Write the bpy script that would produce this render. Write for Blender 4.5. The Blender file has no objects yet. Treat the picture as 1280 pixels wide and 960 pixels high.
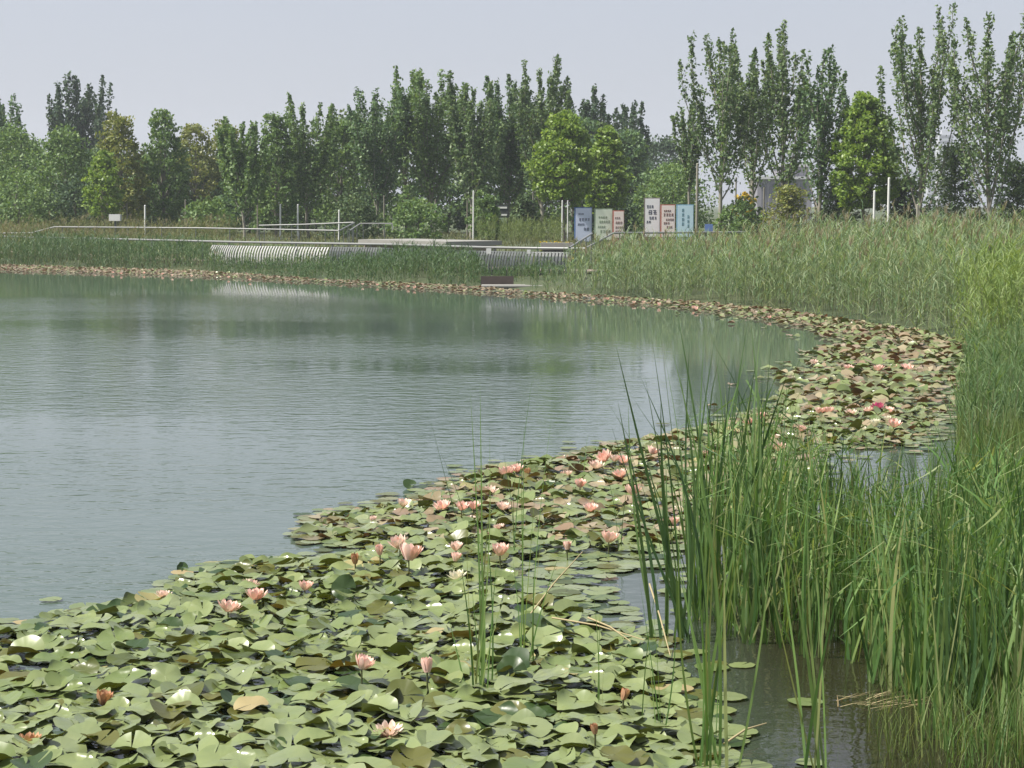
import bpy, math
import numpy as np
from mathutils import Vector

RNG = np.random.default_rng(7)
SC = bpy.context.scene
COL = SC.collection
PI = math.pi

# ------------------------------------------------------------------ camera model
F, H_CAM, Y_H = 2560.0, 2.6, 255.0          # focal length in px of a 1280-wide frame, eye height, horizon row
PITCH = math.atan((480.0 - Y_H) / F)
CP, SP = math.cos(PITCH), math.sin(PITCH)


def ray(px, py):
    x, y = (px - 640.0) / F, (480.0 - py) / F
    return np.array([x, CP + y * SP, -SP + y * CP])


def U(px, py, z=0.0):
    """point on the level z seen at a pixel"""
    d = ray(px, py)
    t = (z - H_CAM) / d[2]
    return np.array([d[0] * t, d[1] * t, z])


def at(px, D, py):
    """point at distance D seen at a pixel"""
    d = ray(px, py)
    t = D / d[1]
    return np.array([d[0] * t, D, H_CAM + d[2] * t])


def project(P):
    P = np.asarray(P, float)
    rel = P - np.array([0, 0, H_CAM])
    fw = rel[..., 1] * CP - rel[..., 2] * SP
    up = rel[..., 1] * SP + rel[..., 2] * CP
    return 640 + F * rel[..., 0] / fw, 480 - F * up / fw


# ------------------------------------------------------------------ mesh helpers
class Geo:
    """collects quads (and material slots) for ONE mesh"""

    def __init__(self):
        self.V, self.Q, self.M, self.n = [], [], [], 0

    def add(self, V, Q, slot=0):
        V = np.asarray(V, float).reshape(-1, 3)
        Q = np.asarray(Q, int).reshape(-1, 4)
        self.V.append(V)
        self.Q.append(Q + self.n)
        self.M.append(np.full(len(Q), slot, int))
        self.n += len(V)
        return self

    def box(self, x0, x1, y0, y1, z0, z1, slot=0):
        V = [(x, y, z) for z in (z0, z1) for y in (y0, y1) for x in (x0, x1)]
        Q = [(0, 2, 3, 1), (4, 5, 7, 6), (0, 1, 5, 4), (2, 6, 7, 3), (0, 4, 6, 2), (1, 3, 7, 5)]
        return self.add(V, Q, slot)

    def tube(self, pts, rad, sides=6, slot=0):
        pts = np.asarray(pts, float)
        rad = np.broadcast_to(np.asarray(rad, float), (len(pts),))
        n = len(pts)
        tan = np.gradient(pts, axis=0)
        tan /= np.linalg.norm(tan, axis=1, keepdims=True) + 1e-9
        ref = np.where(np.abs(tan[:, 2:3]) > .9, np.array([[1., 0, 0]]), np.array([[0, 0, 1.]]))
        a = np.cross(tan, ref)
        a /= np.linalg.norm(a, axis=1, keepdims=True) + 1e-9
        b = np.cross(tan, a)
        th = np.arange(sides) * 2 * PI / sides
        ring = pts[:, None] + rad[:, None, None] * (a[:, None] * np.cos(th)[None, :, None] + b[:, None] * np.sin(th)[None, :, None])
        i, j = np.meshgrid(np.arange(n - 1), np.arange(sides), indexing='ij')
        k = (j + 1) % sides
        Q = np.stack([i * sides + j, i * sides + k, (i + 1) * sides + k, (i + 1) * sides + j], -1).reshape(-1, 4)
        return self.add(ring.reshape(-1, 3), Q, slot)

    def bar(self, p, q, w, h, slot=0):
        """rectangular bar from p to q, w across, h upright"""
        p, q = np.asarray(p, float), np.asarray(q, float)
        t = q - p
        t /= np.linalg.norm(t)
        s = np.cross(t, (0, 0, 1.0))
        s /= np.linalg.norm(s) + 1e-9
        u = np.cross(s, t)
        V = [e + s * a * w / 2 + u * b * h / 2 for e in (p, q) for b in (-1, 1) for a in (-1, 1)]
        Q = [(0, 2, 3, 1), (4, 5, 7, 6), (0, 1, 5, 4), (2, 6, 7, 3), (0, 4, 6, 2), (1, 3, 7, 5)]
        return self.add(V, Q, slot)

    def mesh(self, name, mats, smooth=False):
        V = np.concatenate(self.V) if self.V else np.zeros((0, 3))
        Q = np.concatenate(self.Q)
        M = np.concatenate(self.M)
        me = bpy.data.meshes.new(name)
        me.vertices.add(len(V))
        me.vertices.foreach_set('co', V.astype(np.float32).ravel())
        me.loops.add(len(Q) * 4)
        me.loops.foreach_set('vertex_index', Q.astype(np.int32).ravel())
        me.polygons.add(len(Q))
        me.polygons.foreach_set('loop_start', (np.arange(len(Q)) * 4).astype(np.int32))
        me.polygons.foreach_set('use_smooth', np.full(len(Q), smooth, bool))
        for m in (mats if isinstance(mats, (list, tuple)) else [mats]):
            me.materials.append(m)
        me.polygons.foreach_set('material_index', M.astype(np.int32))
        me.update(calc_edges=True)
        return me


def link(name, me, parent=None, loc=(0, 0, 0), rot=(0, 0, 0)):
    o = bpy.data.objects.new(name, me)
    COL.objects.link(o)
    o.location = Vector([float(v) for v in loc])
    o.rotation_euler = [float(v) for v in rot]
    if parent is not None:
        o.parent = parent
    return o


def tag(o, label=None, cat=None, group=None, kind=None):
    if label:
        o['label'] = label
    if cat:
        o['category'] = cat
    if group:
        o['group'] = group
    if kind:
        o['kind'] = kind
    return o


def thing(name, label, cat, loc=(0, 0, 0), group=None, rotz=0):
    return tag(link(name, None, None, loc, (0, 0, rotz)), label, cat, group)


# ------------------------------------------------------------------ materials
def new_mat(name):
    m = bpy.data.materials.new(name)
    m.use_nodes = True
    nt = m.node_tree
    nt.nodes.clear()
    out = nt.nodes.new('ShaderNodeOutputMaterial')
    return m, nt, out


def ramp(nt, cols, fac, interp='LINEAR'):
    r = nt.nodes.new('ShaderNodeValToRGB')
    r.color_ramp.interpolation = interp
    el = r.color_ramp.elements
    while len(el) < len(cols):
        el.new(0.5)
    for i, c in enumerate(cols):
        el[i].position = i / max(1, len(cols) - 1)
        el[i].color = (*c, 1)
    nt.links.new(fac, r.inputs['Fac'])
    return r.outputs['Color']


def leaf_mat(name, cols, rough=.5, trans=.3, spec=.4, back=None, tcol=None, patchy=0, pv=1.0):
    """thin foliage: colour differs from leaf to leaf, some light comes through"""
    m, nt, out = new_mat(name)
    g = nt.nodes.new('ShaderNodeNewGeometry')
    c = ramp(nt, cols, g.outputs['Random Per Island'])
    if patchy:
        no = nt.nodes.new('ShaderNodeTexNoise')
        no.inputs['Scale'].default_value = patchy
        no.inputs['Detail'].default_value = 4
        nt.links.new(g.outputs['Position'], no.inputs['Vector'])
        pr = ramp(nt, [(.45, .62, .62), (.9, .95, .95), (1.28, 1.25, 1.08)], no.outputs['Fac'])
        pm = nt.nodes.new('ShaderNodeMixRGB')
        pm.blend_type = 'MULTIPLY'
        pm.inputs['Fac'].default_value = pv
        nt.links.new(c, pm.inputs['Color1'])
        nt.links.new(pr, pm.inputs['Color2'])
        c = pm.outputs['Color']
    if back:
        cb = ramp(nt, back, g.outputs['Random Per Island'])
        mx = nt.nodes.new('ShaderNodeMixRGB')
        nt.links.new(g.outputs['Backfacing'], mx.inputs['Fac'])
        nt.links.new(c, mx.inputs['Color1'])
        nt.links.new(cb, mx.inputs['Color2'])
        c = mx.outputs['Color']
    p = nt.nodes.new('ShaderNodeBsdfPrincipled')
    nt.links.new(c, p.inputs['Base Color'])
    p.inputs['Roughness'].default_value = rough
    p.inputs['Specular IOR Level'].default_value = spec
    t = nt.nodes.new('ShaderNodeBsdfTranslucent')
    hs = nt.nodes.new('ShaderNodeMixRGB')
    hs.blend_type = 'MULTIPLY'
    hs.inputs['Fac'].default_value = 1
    hs.inputs['Color2'].default_value = (*(tcol or (1.5, 1.45, .7)), 1)
    nt.links.new(c, hs.inputs['Color1'])
    nt.links.new(hs.outputs['Color'], t.inputs['Color'])
    mix = nt.nodes.new('ShaderNodeMixShader')
    mix.inputs['Fac'].default_value = trans
    nt.links.new(p.outputs[0], mix.inputs[1])
    nt.links.new(t.outputs[0], mix.inputs[2])
    nt.links.new(mix.outputs[0], out.inputs['Surface'])
    return m


def solid(name, col, rough=.6, var=.12, scale=6.0, metal=0.0, bump=0.0):
    """a painted / wooden / metal surface with light procedural wear"""
    m, nt, out = new_mat(name)
    tc = nt.nodes.new('ShaderNodeTexCoord')
    no = nt.nodes.new('ShaderNodeTexNoise')
    no.inputs['Scale'].default_value = scale
    no.inputs['Detail'].default_value = 6
    nt.links.new(tc.outputs['Object'], no.inputs['Vector'])
    lo = tuple(max(0, c * (1 - var * 2)) for c in col)
    hi = tuple(min(1, c * (1 + var)) for c in col)
    c = ramp(nt, [lo, col, hi], no.outputs['Fac'])
    p = nt.nodes.new('ShaderNodeBsdfPrincipled')
    nt.links.new(c, p.inputs['Base Color'])
    p.inputs['Roughness'].default_value = rough
    p.inputs['Metallic'].default_value = metal
    if bump:
        b = nt.nodes.new('ShaderNodeBump')
        b.inputs['Strength'].default_value = bump
        b.inputs['Distance'].default_value = .02
        nt.links.new(no.outputs['Fac'], b.inputs['Height'])
        nt.links.new(b.outputs['Normal'], p.inputs['Normal'])
    nt.links.new(p.outputs[0], out.inputs['Surface'])
    return m


def water_mat():
    m, nt, out = new_mat('pond_water')
    L = nt.links.new
    tc = nt.nodes.new('ShaderNodeTexCoord')

    def mapped(sx, sy, rz=0.0):
        mp = nt.nodes.new('ShaderNodeMapping')
        mp.inputs['Scale'].default_value = (sx, sy, 1)
        mp.inputs['Rotation'].default_value = (0, 0, rz)
        L(tc.outputs['Object'], mp.inputs['Vector'])
        return mp.outputs['Vector']

    def noise(vec, scale, detail=2.0):
        n = nt.nodes.new('ShaderNodeTexNoise')
        n.inputs['Scale'].default_value = scale
        n.inputs['Detail'].default_value = detail
        L(vec, n.inputs['Vector'])
        return n.outputs['Fac']

    def maths(op, a, b):
        n = nt.nodes.new('ShaderNodeMath')
        n.operation = op
        for k, v in enumerate((a, b)):
            if isinstance(v, (int, float)):
                n.inputs[k].default_value = v
            else:
                L(v, n.inputs[k])
        return n.outputs[0]

    ripple = maths('ADD', noise(mapped(1, 1.5, .1), 3.6, 3), maths('MULTIPLY', noise(mapped(1, 1.5, -.15), 1.5, 1), .6))
    # the breeze: calm along the far bank and in the lily bays, ruffled in the open middle
    sep = nt.nodes.new('ShaderNodeSeparateXYZ')
    L(tc.outputs['Object'], sep.inputs['Vector'])
    mr = nt.nodes.new('ShaderNodeMapRange')            # distance from the far bank line y = 56.5 - 0.62 x
    mr.inputs['From Min'].default_value = 5.0
    mr.inputs['From Max'].default_value = 22.0
    mr.inputs['To Min'].default_value = .05
    mr.inputs['To Max'].default_value = 1.0
    far = maths('SUBTRACT', maths('SUBTRACT', 57.5, maths('MULTIPLY', sep.outputs['X'], 1.05)), sep.outputs['Y'])
    L(far, mr.inputs['Value'])
    patch = noise(mapped(.05, .13), 1.0, 2)
    pr = nt.nodes.new('ShaderNodeMapRange')
    pr.inputs['From Min'].default_value = .38
    pr.inputs['From Max'].default_value = .62
    pr.inputs['To Min'].default_value = .25
    pr.inputs['To Max'].default_value = 1.15
    L(patch, pr.inputs['Value'])
    mn = nt.nodes.new('ShaderNodeMapRange')            # sheltered near the lilies and reeds on the right
    mn.inputs['From Min'].default_value = -1.0
    mn.inputs['From Max'].default_value = 3.0
    mn.inputs['To Min'].default_value = 1.0
    mn.inputs['To Max'].default_value = .12
    L(sep.outputs['X'], mn.inputs['Value'])
    st = maths('MULTIPLY', maths('MULTIPLY', mr.outputs[0], pr.outputs[0]), mn.outputs[0])
    b = nt.nodes.new('ShaderNodeBump')
    b.inputs['Distance'].default_value = .017
    L(st, b.inputs['Strength'])
    L(ripple, b.inputs['Height'])
    p = nt.nodes.new('ShaderNodeBsdfPrincipled')
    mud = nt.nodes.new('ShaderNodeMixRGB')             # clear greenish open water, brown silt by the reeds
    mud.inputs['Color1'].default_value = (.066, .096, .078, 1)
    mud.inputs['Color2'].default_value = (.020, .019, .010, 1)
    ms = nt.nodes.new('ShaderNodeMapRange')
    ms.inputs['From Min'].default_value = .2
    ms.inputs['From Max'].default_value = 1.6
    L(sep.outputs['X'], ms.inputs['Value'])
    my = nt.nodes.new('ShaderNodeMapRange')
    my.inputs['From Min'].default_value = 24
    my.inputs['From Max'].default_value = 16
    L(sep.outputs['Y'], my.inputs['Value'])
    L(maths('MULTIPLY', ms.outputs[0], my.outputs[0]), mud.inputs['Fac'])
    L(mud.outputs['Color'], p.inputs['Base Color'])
    p.inputs['Roughness'].default_value = .04
    p.inputs['IOR'].default_value = 1.333
    L(b.outputs['Normal'], p.inputs['Normal'])
    L(p.outputs[0], out.inputs['Surface'])
    return m


def ground_mat():
    m, nt, out = new_mat('grassy_ground')
    tc = nt.nodes.new('ShaderNodeTexCoord')
    a = nt.nodes.new('ShaderNodeTexNoise')
    a.inputs['Scale'].default_value = .35
    a.inputs['Detail'].default_value = 8
    b = nt.nodes.new('ShaderNodeTexNoise')
    b.inputs['Scale'].default_value = 9
    b.inputs['Detail'].default_value = 5
    for n in (a, b):
        nt.links.new(tc.outputs['Object'], n.inputs['Vector'])
    mx = nt.nodes.new('ShaderNodeMath')
    mx.operation = 'MULTIPLY_ADD'
    nt.links.new(b.outputs['Fac'], mx.inputs[0])
    mx.inputs[1].default_value = .6
    sub = nt.nodes.new('ShaderNodeMath')
    sub.operation = 'SUBTRACT'
    nt.links.new(a.outputs['Fac'], sub.inputs[0])
    sub.inputs[1].default_value = .3
    nt.links.new(sub.outputs[0], mx.inputs[2])
    c = ramp(nt, [(.02, .03, .012), (.035, .055, .02), (.065, .08, .03), (.10, .09, .05)], mx.outputs[0])
    p = nt.nodes.new('ShaderNodeBsdfPrincipled')
    nt.links.new(c, p.inputs['Base Color'])
    p.inputs['Roughness'].default_value = .95
    bp = nt.nodes.new('ShaderNodeBump')
    bp.inputs['Strength'].default_value = .6
    nt.links.new(b.outputs['Fac'], bp.inputs['Height'])
    nt.links.new(bp.outputs['Normal'], p.inputs['Normal'])
    nt.links.new(p.outputs[0], out.inputs['Surface'])
    return m


M = {}
M['water'] = water_mat()
M['ground'] = ground_mat()
M['bark'] = solid('grey_bark', (.20, .185, .15), .9, .25, 3, bump=.4)
M['bark_pale'] = solid('pale_bark', (.26, .245, .20), .85, .2, 3)
M['bark_dark'] = solid('dark_bark', (.09, .075, .055), .9, .25, 3)
M['poplar'] = leaf_mat('poplar_leaves', [(0.068, 0.120, 0.054), (0.115, 0.183, 0.075), (0.196, 0.263, 0.115)], .48, .3, .35)
M['poplar2'] = leaf_mat('deep_green_leaves', [(0.057, 0.110, 0.053), (0.095, 0.168, 0.070), (0.168, 0.247, 0.101)], .5, .28, .3)
M['bright'] = leaf_mat('fresh_green_leaves', [(0.104, 0.181, 0.031), (0.173, 0.268, 0.045), (0.268, 0.361, 0.077)], .42, .35, .45)
M['mid'] = leaf_mat('mid_green_leaves', [(0.075, 0.137, 0.048), (0.123, 0.204, 0.067), (0.194, 0.274, 0.098)], .5, .3, .35)
M['yellowish'] = leaf_mat('yellow_green_leaves', [(0.121, 0.162, 0.041), (0.184, 0.212, 0.057), (0.255, 0.255, 0.077)], .5, .3, .35)
M['dark'] = leaf_mat('dark_green_leaves', [(0.033, 0.063, 0.036), (0.055, 0.097, 0.050), (0.091, 0.138, 0.066)], .6, .2, .2)
M['conifer'] = leaf_mat('feathery_leaves', [(0.048, 0.090, 0.043), (0.082, 0.132, 0.055), (0.138, 0.186, 0.074)], .6, .2, .25)
M['yellow_bloom'] = leaf_mat('yellow_blossom', [(.42, .30, .02), (.50, .36, .04), (.20, .22, .04)], .6, .3, .3)
M['reed'] = leaf_mat('reed_leaves', [(0.111, 0.177, 0.088), (0.177, 0.251, 0.125), (0.251, 0.318, 0.170), (0.325, 0.347, 0.207)], .5, .35, .35, patchy=0.9)
M['reed_dark'] = leaf_mat('deep_reed_leaves', [(0.043, 0.090, 0.036), (0.072, 0.132, 0.050), (0.120, 0.180, 0.074)], .5, .3, .35, patchy=0.9)
M['reed_stem'] = leaf_mat('reed_stalks', [(.13, .16, .07), (.19, .20, .10), (.11, .15, .06)], .6, .1, .3)
M['plume'] = leaf_mat('reed_plumes', [(.22, .20, .13), (.28, .24, .17)], .8, .3, .1)
M['light_grass'] = leaf_mat('light_grass', [(.095, .140, .040), (.150, .195, .062), (.215, .240, .090)], .55, .35, .3, patchy=0.9)
M['bright_reed'] = leaf_mat('bright_reed_leaves', [(.13, .20, .055), (.19, .27, .085), (.26, .33, .12)], .5, .35, .3)
M['bank_grass'] = leaf_mat('bank_grass_blades', [(0.081, 0.149, 0.057), (0.127, 0.201, 0.078), (0.190, 0.247, 0.109)], .5, .35, .3, patchy=0.9)
M['dry_grass'] = leaf_mat('dry_grass', [(.15, .15, .065), (.20, .19, .095), (.11, .135, .05)], .7, .3, .2, patchy=0.9)
M['cattail'] = leaf_mat('cattail_blades', [(0.062, 0.129, 0.034), (0.101, 0.185, 0.050), (0.134, 0.230, 0.067), (0.196, 0.274, 0.090), (0.291, 0.291, 0.134)], .5, .35, .3, patchy=2.5)
M['cattail_dark'] = leaf_mat('deep_green_blades', [(0.040, 0.086, 0.031), (0.069, 0.132, 0.046), (0.115, 0.187, 0.064)], .48, .28, .3)
M['straw'] = leaf_mat('dead_straw', [(.34, .27, .14), (.45, .38, .22), (.22, .17, .09)], .75, .15, .2)
M['pad'] = leaf_mat('lily_pad', [(0.134, 0.181, 0.055), (0.183, 0.229, 0.079), (0.238, 0.281, 0.116), (0.201, 0.238, 0.077)], .30, .22, .75,
                    back=[(.085, .095, .018), (.06, .085, .02), (.11, .085, .025)], tcol=(1.1, 1.05, .45), patchy=11, pv=.5)
M['pad_gloss'] = leaf_mat('glossy_lily_pad', [(0.167, 0.201, 0.065), (0.201, 0.239, 0.103), (0.253, 0.285, 0.142)], .22, .2, .85,
                          back=[(.085, .10, .018), (.06, .08, .02)], tcol=(1.1, 1.05, .45), patchy=11, pv=.5)
M['pad_olive'] = leaf_mat('olive_lily_pad', [(.10, .115, .025), (.13, .13, .032), (.07, .10, .026)], .32, .25, .5,
                          back=[(.13, .10, .03), (.11, .12, .03)], tcol=(1.2, 1.0, .4))
M['pad_dark'] = leaf_mat('dark_lily_pad', [(.030, .060, .018), (.045, .075, .022)], .35, .2, .4, back=[(.04, .06, .02), (.06, .07, .02)])
M['pad_yellow'] = leaf_mat('yellowing_lily_pad', [(.30, .28, .12), (.36, .29, .15), (.26, .25, .11)], .5, .2, .3)
M['pad_tan'] = leaf_mat('reddish_lily_pad', [(.17, .12, .075), (.26, .195, .135), (.15, .155, .065), (.32, .25, .19), (.15, .105, .06)], .45, .2, .4,
                        back=[(.12, .06, .035), (.20, .11, .06)], tcol=(1.1, .9, .6))
M['pad_mix'] = leaf_mat('mottled_lily_pad', [(0.115, 0.132, 0.052), (0.196, 0.213, 0.098), (0.345, 0.299, 0.184), (0.253, 0.172, 0.109), (0.138, 0.172, 0.069)], .32, .2, .5,
                        back=[(.10, .055, .03), (.13, .10, .035)], tcol=(1.1, .95, .5))
M['petal'] = leaf_mat('salmon_petals', [(.82, .54, .45), (.85, .62, .53), (.87, .69, .61)], .5, .3, .25, tcol=(1.1, .9, .85))
M['petal_pale'] = leaf_mat('blush_petals', [(.85, .66, .56), (.87, .73, .63), (.86, .60, .52)], .5, .3, .25, tcol=(1.05, .95, .9))
M['petal_white'] = leaf_mat('cream_petals', [(.84, .78, .60), (.86, .82, .70)], .5, .3, .25, tcol=(1, 1, .9))
M['petal_magenta'] = leaf_mat('magenta_petals', [(.66, .12, .26), (.72, .20, .34)], .5, .3, .25, tcol=(1.1, .8, .9))
M['petal_dry'] = leaf_mat('withered_petals', [(.46, .24, .15), (.52, .31, .19), (.34, .16, .10)], .7, .2, .15)
M['stamen'] = leaf_mat('yellow_stamens', [(.70, .42, .05), (.75, .50, .08)], .6, .1, .2)
M['stalk'] = solid('flower_stalk', (.075, .085, .03), .5, .2, 20)
M['rail_metal'] = solid('pale_rail_metal', (.23, .235, .23), .45, .10, 2, .15)
M['sunlit_slats'] = solid('sunlit_slats', (.36, .36, .35), .5, .1, 2)  # railing slats with the sunlit white put into their colour
M['rail_grey'] = solid('grey_rail_metal', (.11, .12, .12), .45, .12, 2, .2)
M['white_paint'] = solid('white_paint', (.66, .66, .64), .5, .06, 3)
M['slat_dark'] = solid('shaded_slats', (.050, .060, .062), .5, .2, 3)  # same railing slats out of the sun, shade put into their colour
M['wood'] = solid('weathered_decking', (.26, .21, .17), .8, .25, 4, bump=.3)
M['wood_red'] = solid('red_brown_board', (.060, .045, .038), .8, .25, 4)
M['concrete'] = solid('pale_concrete', (.24, .235, .215), .85, .12, 2)
M['s_blue'] = solid('blue_board_edge', (.07, .14, .32), .5, .08)
M['s_blueface'] = solid('pale_blue_face', (.60, .65, .82), .45, .05, 2)
M['s_green'] = solid('green_board_edge', (.20, .27, .17), .5, .08)
M['s_greenface'] = solid('pale_green_face', (.64, .71, .58), .45, .05, 2)
M['s_red'] = solid('red_board_edge', (.36, .13, .10), .5, .08)
M['s_redface'] = solid('pale_rose_face', (.76, .65, .61), .45, .05, 2)
M['s_grey'] = solid('grey_board_edge', (.16, .14, .13), .5, .08)
M['s_whiteface'] = solid('white_face', (.76, .76, .78), .45, .05, 2)
M['s_cyan'] = solid('cyan_board_edge', (.16, .30, .42), .5, .08)
M['s_cyanface'] = solid('pale_cyan_face', (.46, .62, .72), .45, .05, 2)
M['ink_navy'] = solid('navy_lettering', (.03, .035, .08), .6, .1)
M['ink_brown'] = solid('brown_lettering', (.17, .06, .05), .6, .1)
M['ink_green'] = solid('green_lettering', (.24, .31, .20), .6, .1)
M['ink_cyan'] = solid('teal_lettering', (.10, .24, .30), .6, .1)
M['dark_panel'] = solid('dark_panel', (.030, .036, .036), .5, .2)
M['post_brown'] = solid('mauve_brown_post', (.16, .115, .105), .7, .15)
M['build_wall'] = solid('grey_cladding', (.24, .23, .26), .6, .08, .6)
M['build_roof'] = solid('white_fascia', (.50, .50, .51), .5, .05, .6)
M['glass'] = solid('dim_window_glass', (.13, .13, .15), .15, .1, .6)
M['tower'] = solid('tower_wall', (.42, .43, .46), .7, .06, .05)
M['blue_cloth'] = solid('blue_notice', (.12, .20, .48), .6, .1)

# ------------------------------------------------------------------ the lie of the land
far_px = [(-60, 329), (0, 332), (100, 334), (200, 337), (260, 339), (420, 350), (600, 358.5), (700, 367), (800, 373), (900, 380), (980, 387), (1060, 399), (1130, 410), (1212, 426)]
right_px = [(1208, 470), (1200, 510), (1196, 550), (1198, 600), (1212, 660), (1250, 740), (1300, 830), (1360, 900)]
shore = [(-75.0, 108.0), (-45.0, 98.0)] + [tuple(U(*p)[:2]) for p in far_px] + [tuple(U(*p)[:2]) for p in right_px]
shore += [(2.9, 7.5), (1.5, 5.0), (-30.0, 4.0), (-75.0, 12.0)]
SH = np.array(shore)


def inside(P, poly):
    P = np.asarray(P, float)
    poly = np.asarray(poly, float)
    x, y = P[..., 0], P[..., 1]
    r = np.zeros(x.shape, bool)
    n = len(poly)
    for i in range(n):
        (x1, y1), (x2, y2) = poly[i], poly[(i + 1) % n]
        c = ((y1 > y) != (y2 > y)) & (x < (x2 - x1) * (y - y1) / (y2 - y1 + 1e-12) + x1)
        r ^= c
    return r


def dist_poly(P, poly):
    P = np.asarray(P, float)
    poly = np.asarray(poly, float)
    best = np.full(P.shape[:-1], 1e9)
    for i in range(len(poly)):
        a, b = poly[i], poly[(i + 1) % len(poly)]
        ab = b - a
        t = np.clip(((P - a) @ ab) / (ab @ ab + 1e-12), 0, 1)
        best = np.minimum(best, np.linalg.norm(P - (a + t[..., None] * ab), axis=-1))
    return best


def land_z(P):
    """height of the ground; below the water inside the pond"""
    P = np.asarray(P, float)
    d = dist_poly(P, SH)
    d = np.where(inside(P, SH), -d, d)
    z = np.interp(d, [-3, -.6, 0, 1.0, 3, 8, 16, 30], [-.7, -.28, -.02, .06, .14, .24, .62, .66])
    und = .04 * np.sin(P[..., 0] * 1.3 + 1.7 * np.sin(P[..., 1] * .6)) * np.clip(d, 0, 1)
    return z + und


gx = np.unique(np.concatenate([np.linspace(-700, -80, 14), np.arange(-80, -30, 2.0), np.arange(-30, 24, .6), np.arange(24, 80, 2.5), np.linspace(80, 700, 14)]))
gy = np.unique(np.concatenate([np.linspace(-90, 0, 12), np.arange(0, 30, .5), np.arange(30, 110, 1.0), np.linspace(110, 240, 24), np.linspace(240, 1500, 20)]))
GX, GY = np.meshgrid(gx, gy, indexing='ij')
GP = np.stack([GX, GY], -1)
GZ = land_z(GP)
g = Geo()
ni, nj = len(gx), len(gy)
I, J = np.meshgrid(np.arange(ni - 1), np.arange(nj - 1), indexing='ij')
g.add(np.stack([GX, GY, GZ], -1).reshape(-1, 3), np.stack([I * nj + J, (I + 1) * nj + J, (I + 1) * nj + J + 1, I * nj + J + 1], -1).reshape(-1, 4))
tag(link('ground', g.mesh('ground', M['ground'], True)), 'grassy ground around the pond', 'ground', kind='structure')

g = Geo()
wp = np.array([(-80, 3.2, 0), (12, 3.2, 0), (12, 112, 0), (-80, 112, 0)], float)
g.add(wp, [(0, 1, 2, 3)])
tag(link('water', g.mesh('water', M['water'])), 'green pond water ruffled by a light breeze', 'water', kind='structure')

# ------------------------------------------------------------------ foliage builders
def unit(v):
    return v / (np.linalg.norm(v, axis=-1, keepdims=True) + 1e-9)


def leaf_quads(C, size, rng, up=.35, aspect=.62):
    """diamond leaves at C, random facing with some lean to the sky"""
    n = len(C)
    nrm = unit(rng.normal(size=(n, 3)) + np.array([0, 0, up]))
    u = unit(np.cross(nrm, rng.normal(size=(n, 3))))
    v = np.cross(nrm, u)
    s = (size * rng.uniform(.65, 1.3, n))[:, None] * .5
    V = np.stack([C + u * s, C + v * s * aspect, C - u * s, C - v * s * aspect], 1)
    return V.reshape(-1, 3), np.arange(4 * n).reshape(-1, 4)


def blades(base, tip, width, rng, segs=4, bend=.12, face=None):
    """grass-like strips from base to tip, arching, narrowing to the tip"""
    n = len(base)
    t = np.linspace(0, 1, segs + 1)[None, :, None]
    d = tip - base
    ln = np.linalg.norm(d, axis=1)[:, None, None]
    out = d.copy()
    out[:, 2] = 0
    rnd = rng.normal(size=(n, 3)) * [1, 1, 0]
    out = unit(out + .25 * rnd * ln[:, 0])[:, None]
    bd = (rng.uniform(.3, 1.4, n) * bend)[:, None, None]
    P = base[:, None] + d[:, None] * t
    P = P - out * (np.sin(t * PI) * bd * ln) + np.array([0, 0, 1.]) * (np.sin(t * PI) * bd * ln * .3)
    if face is None:
        a = rng.uniform(0, PI, n)
        side = np.stack([np.cos(a), np.sin(a) * .6, np.zeros(n)], -1)[:, None]
    else:
        side = face[:, None]
    w = np.asarray(width).reshape(-1, 1, 1) * np.minimum(1.0, .75 + t) * (1 - t ** 2.2 * .96) * .5
    V = np.stack([P - side * w, P + side * w], 2).reshape(-1, 3)
    k = (segs + 1) * 2
    q = np.array([(2 * i, 2 * i + 1, 2 * i + 3, 2 * i + 2) for i in range(segs)])
    Q = (np.arange(n)[:, None, None] * k + q[None]).reshape(-1, 4)
    return V, Q


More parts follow.
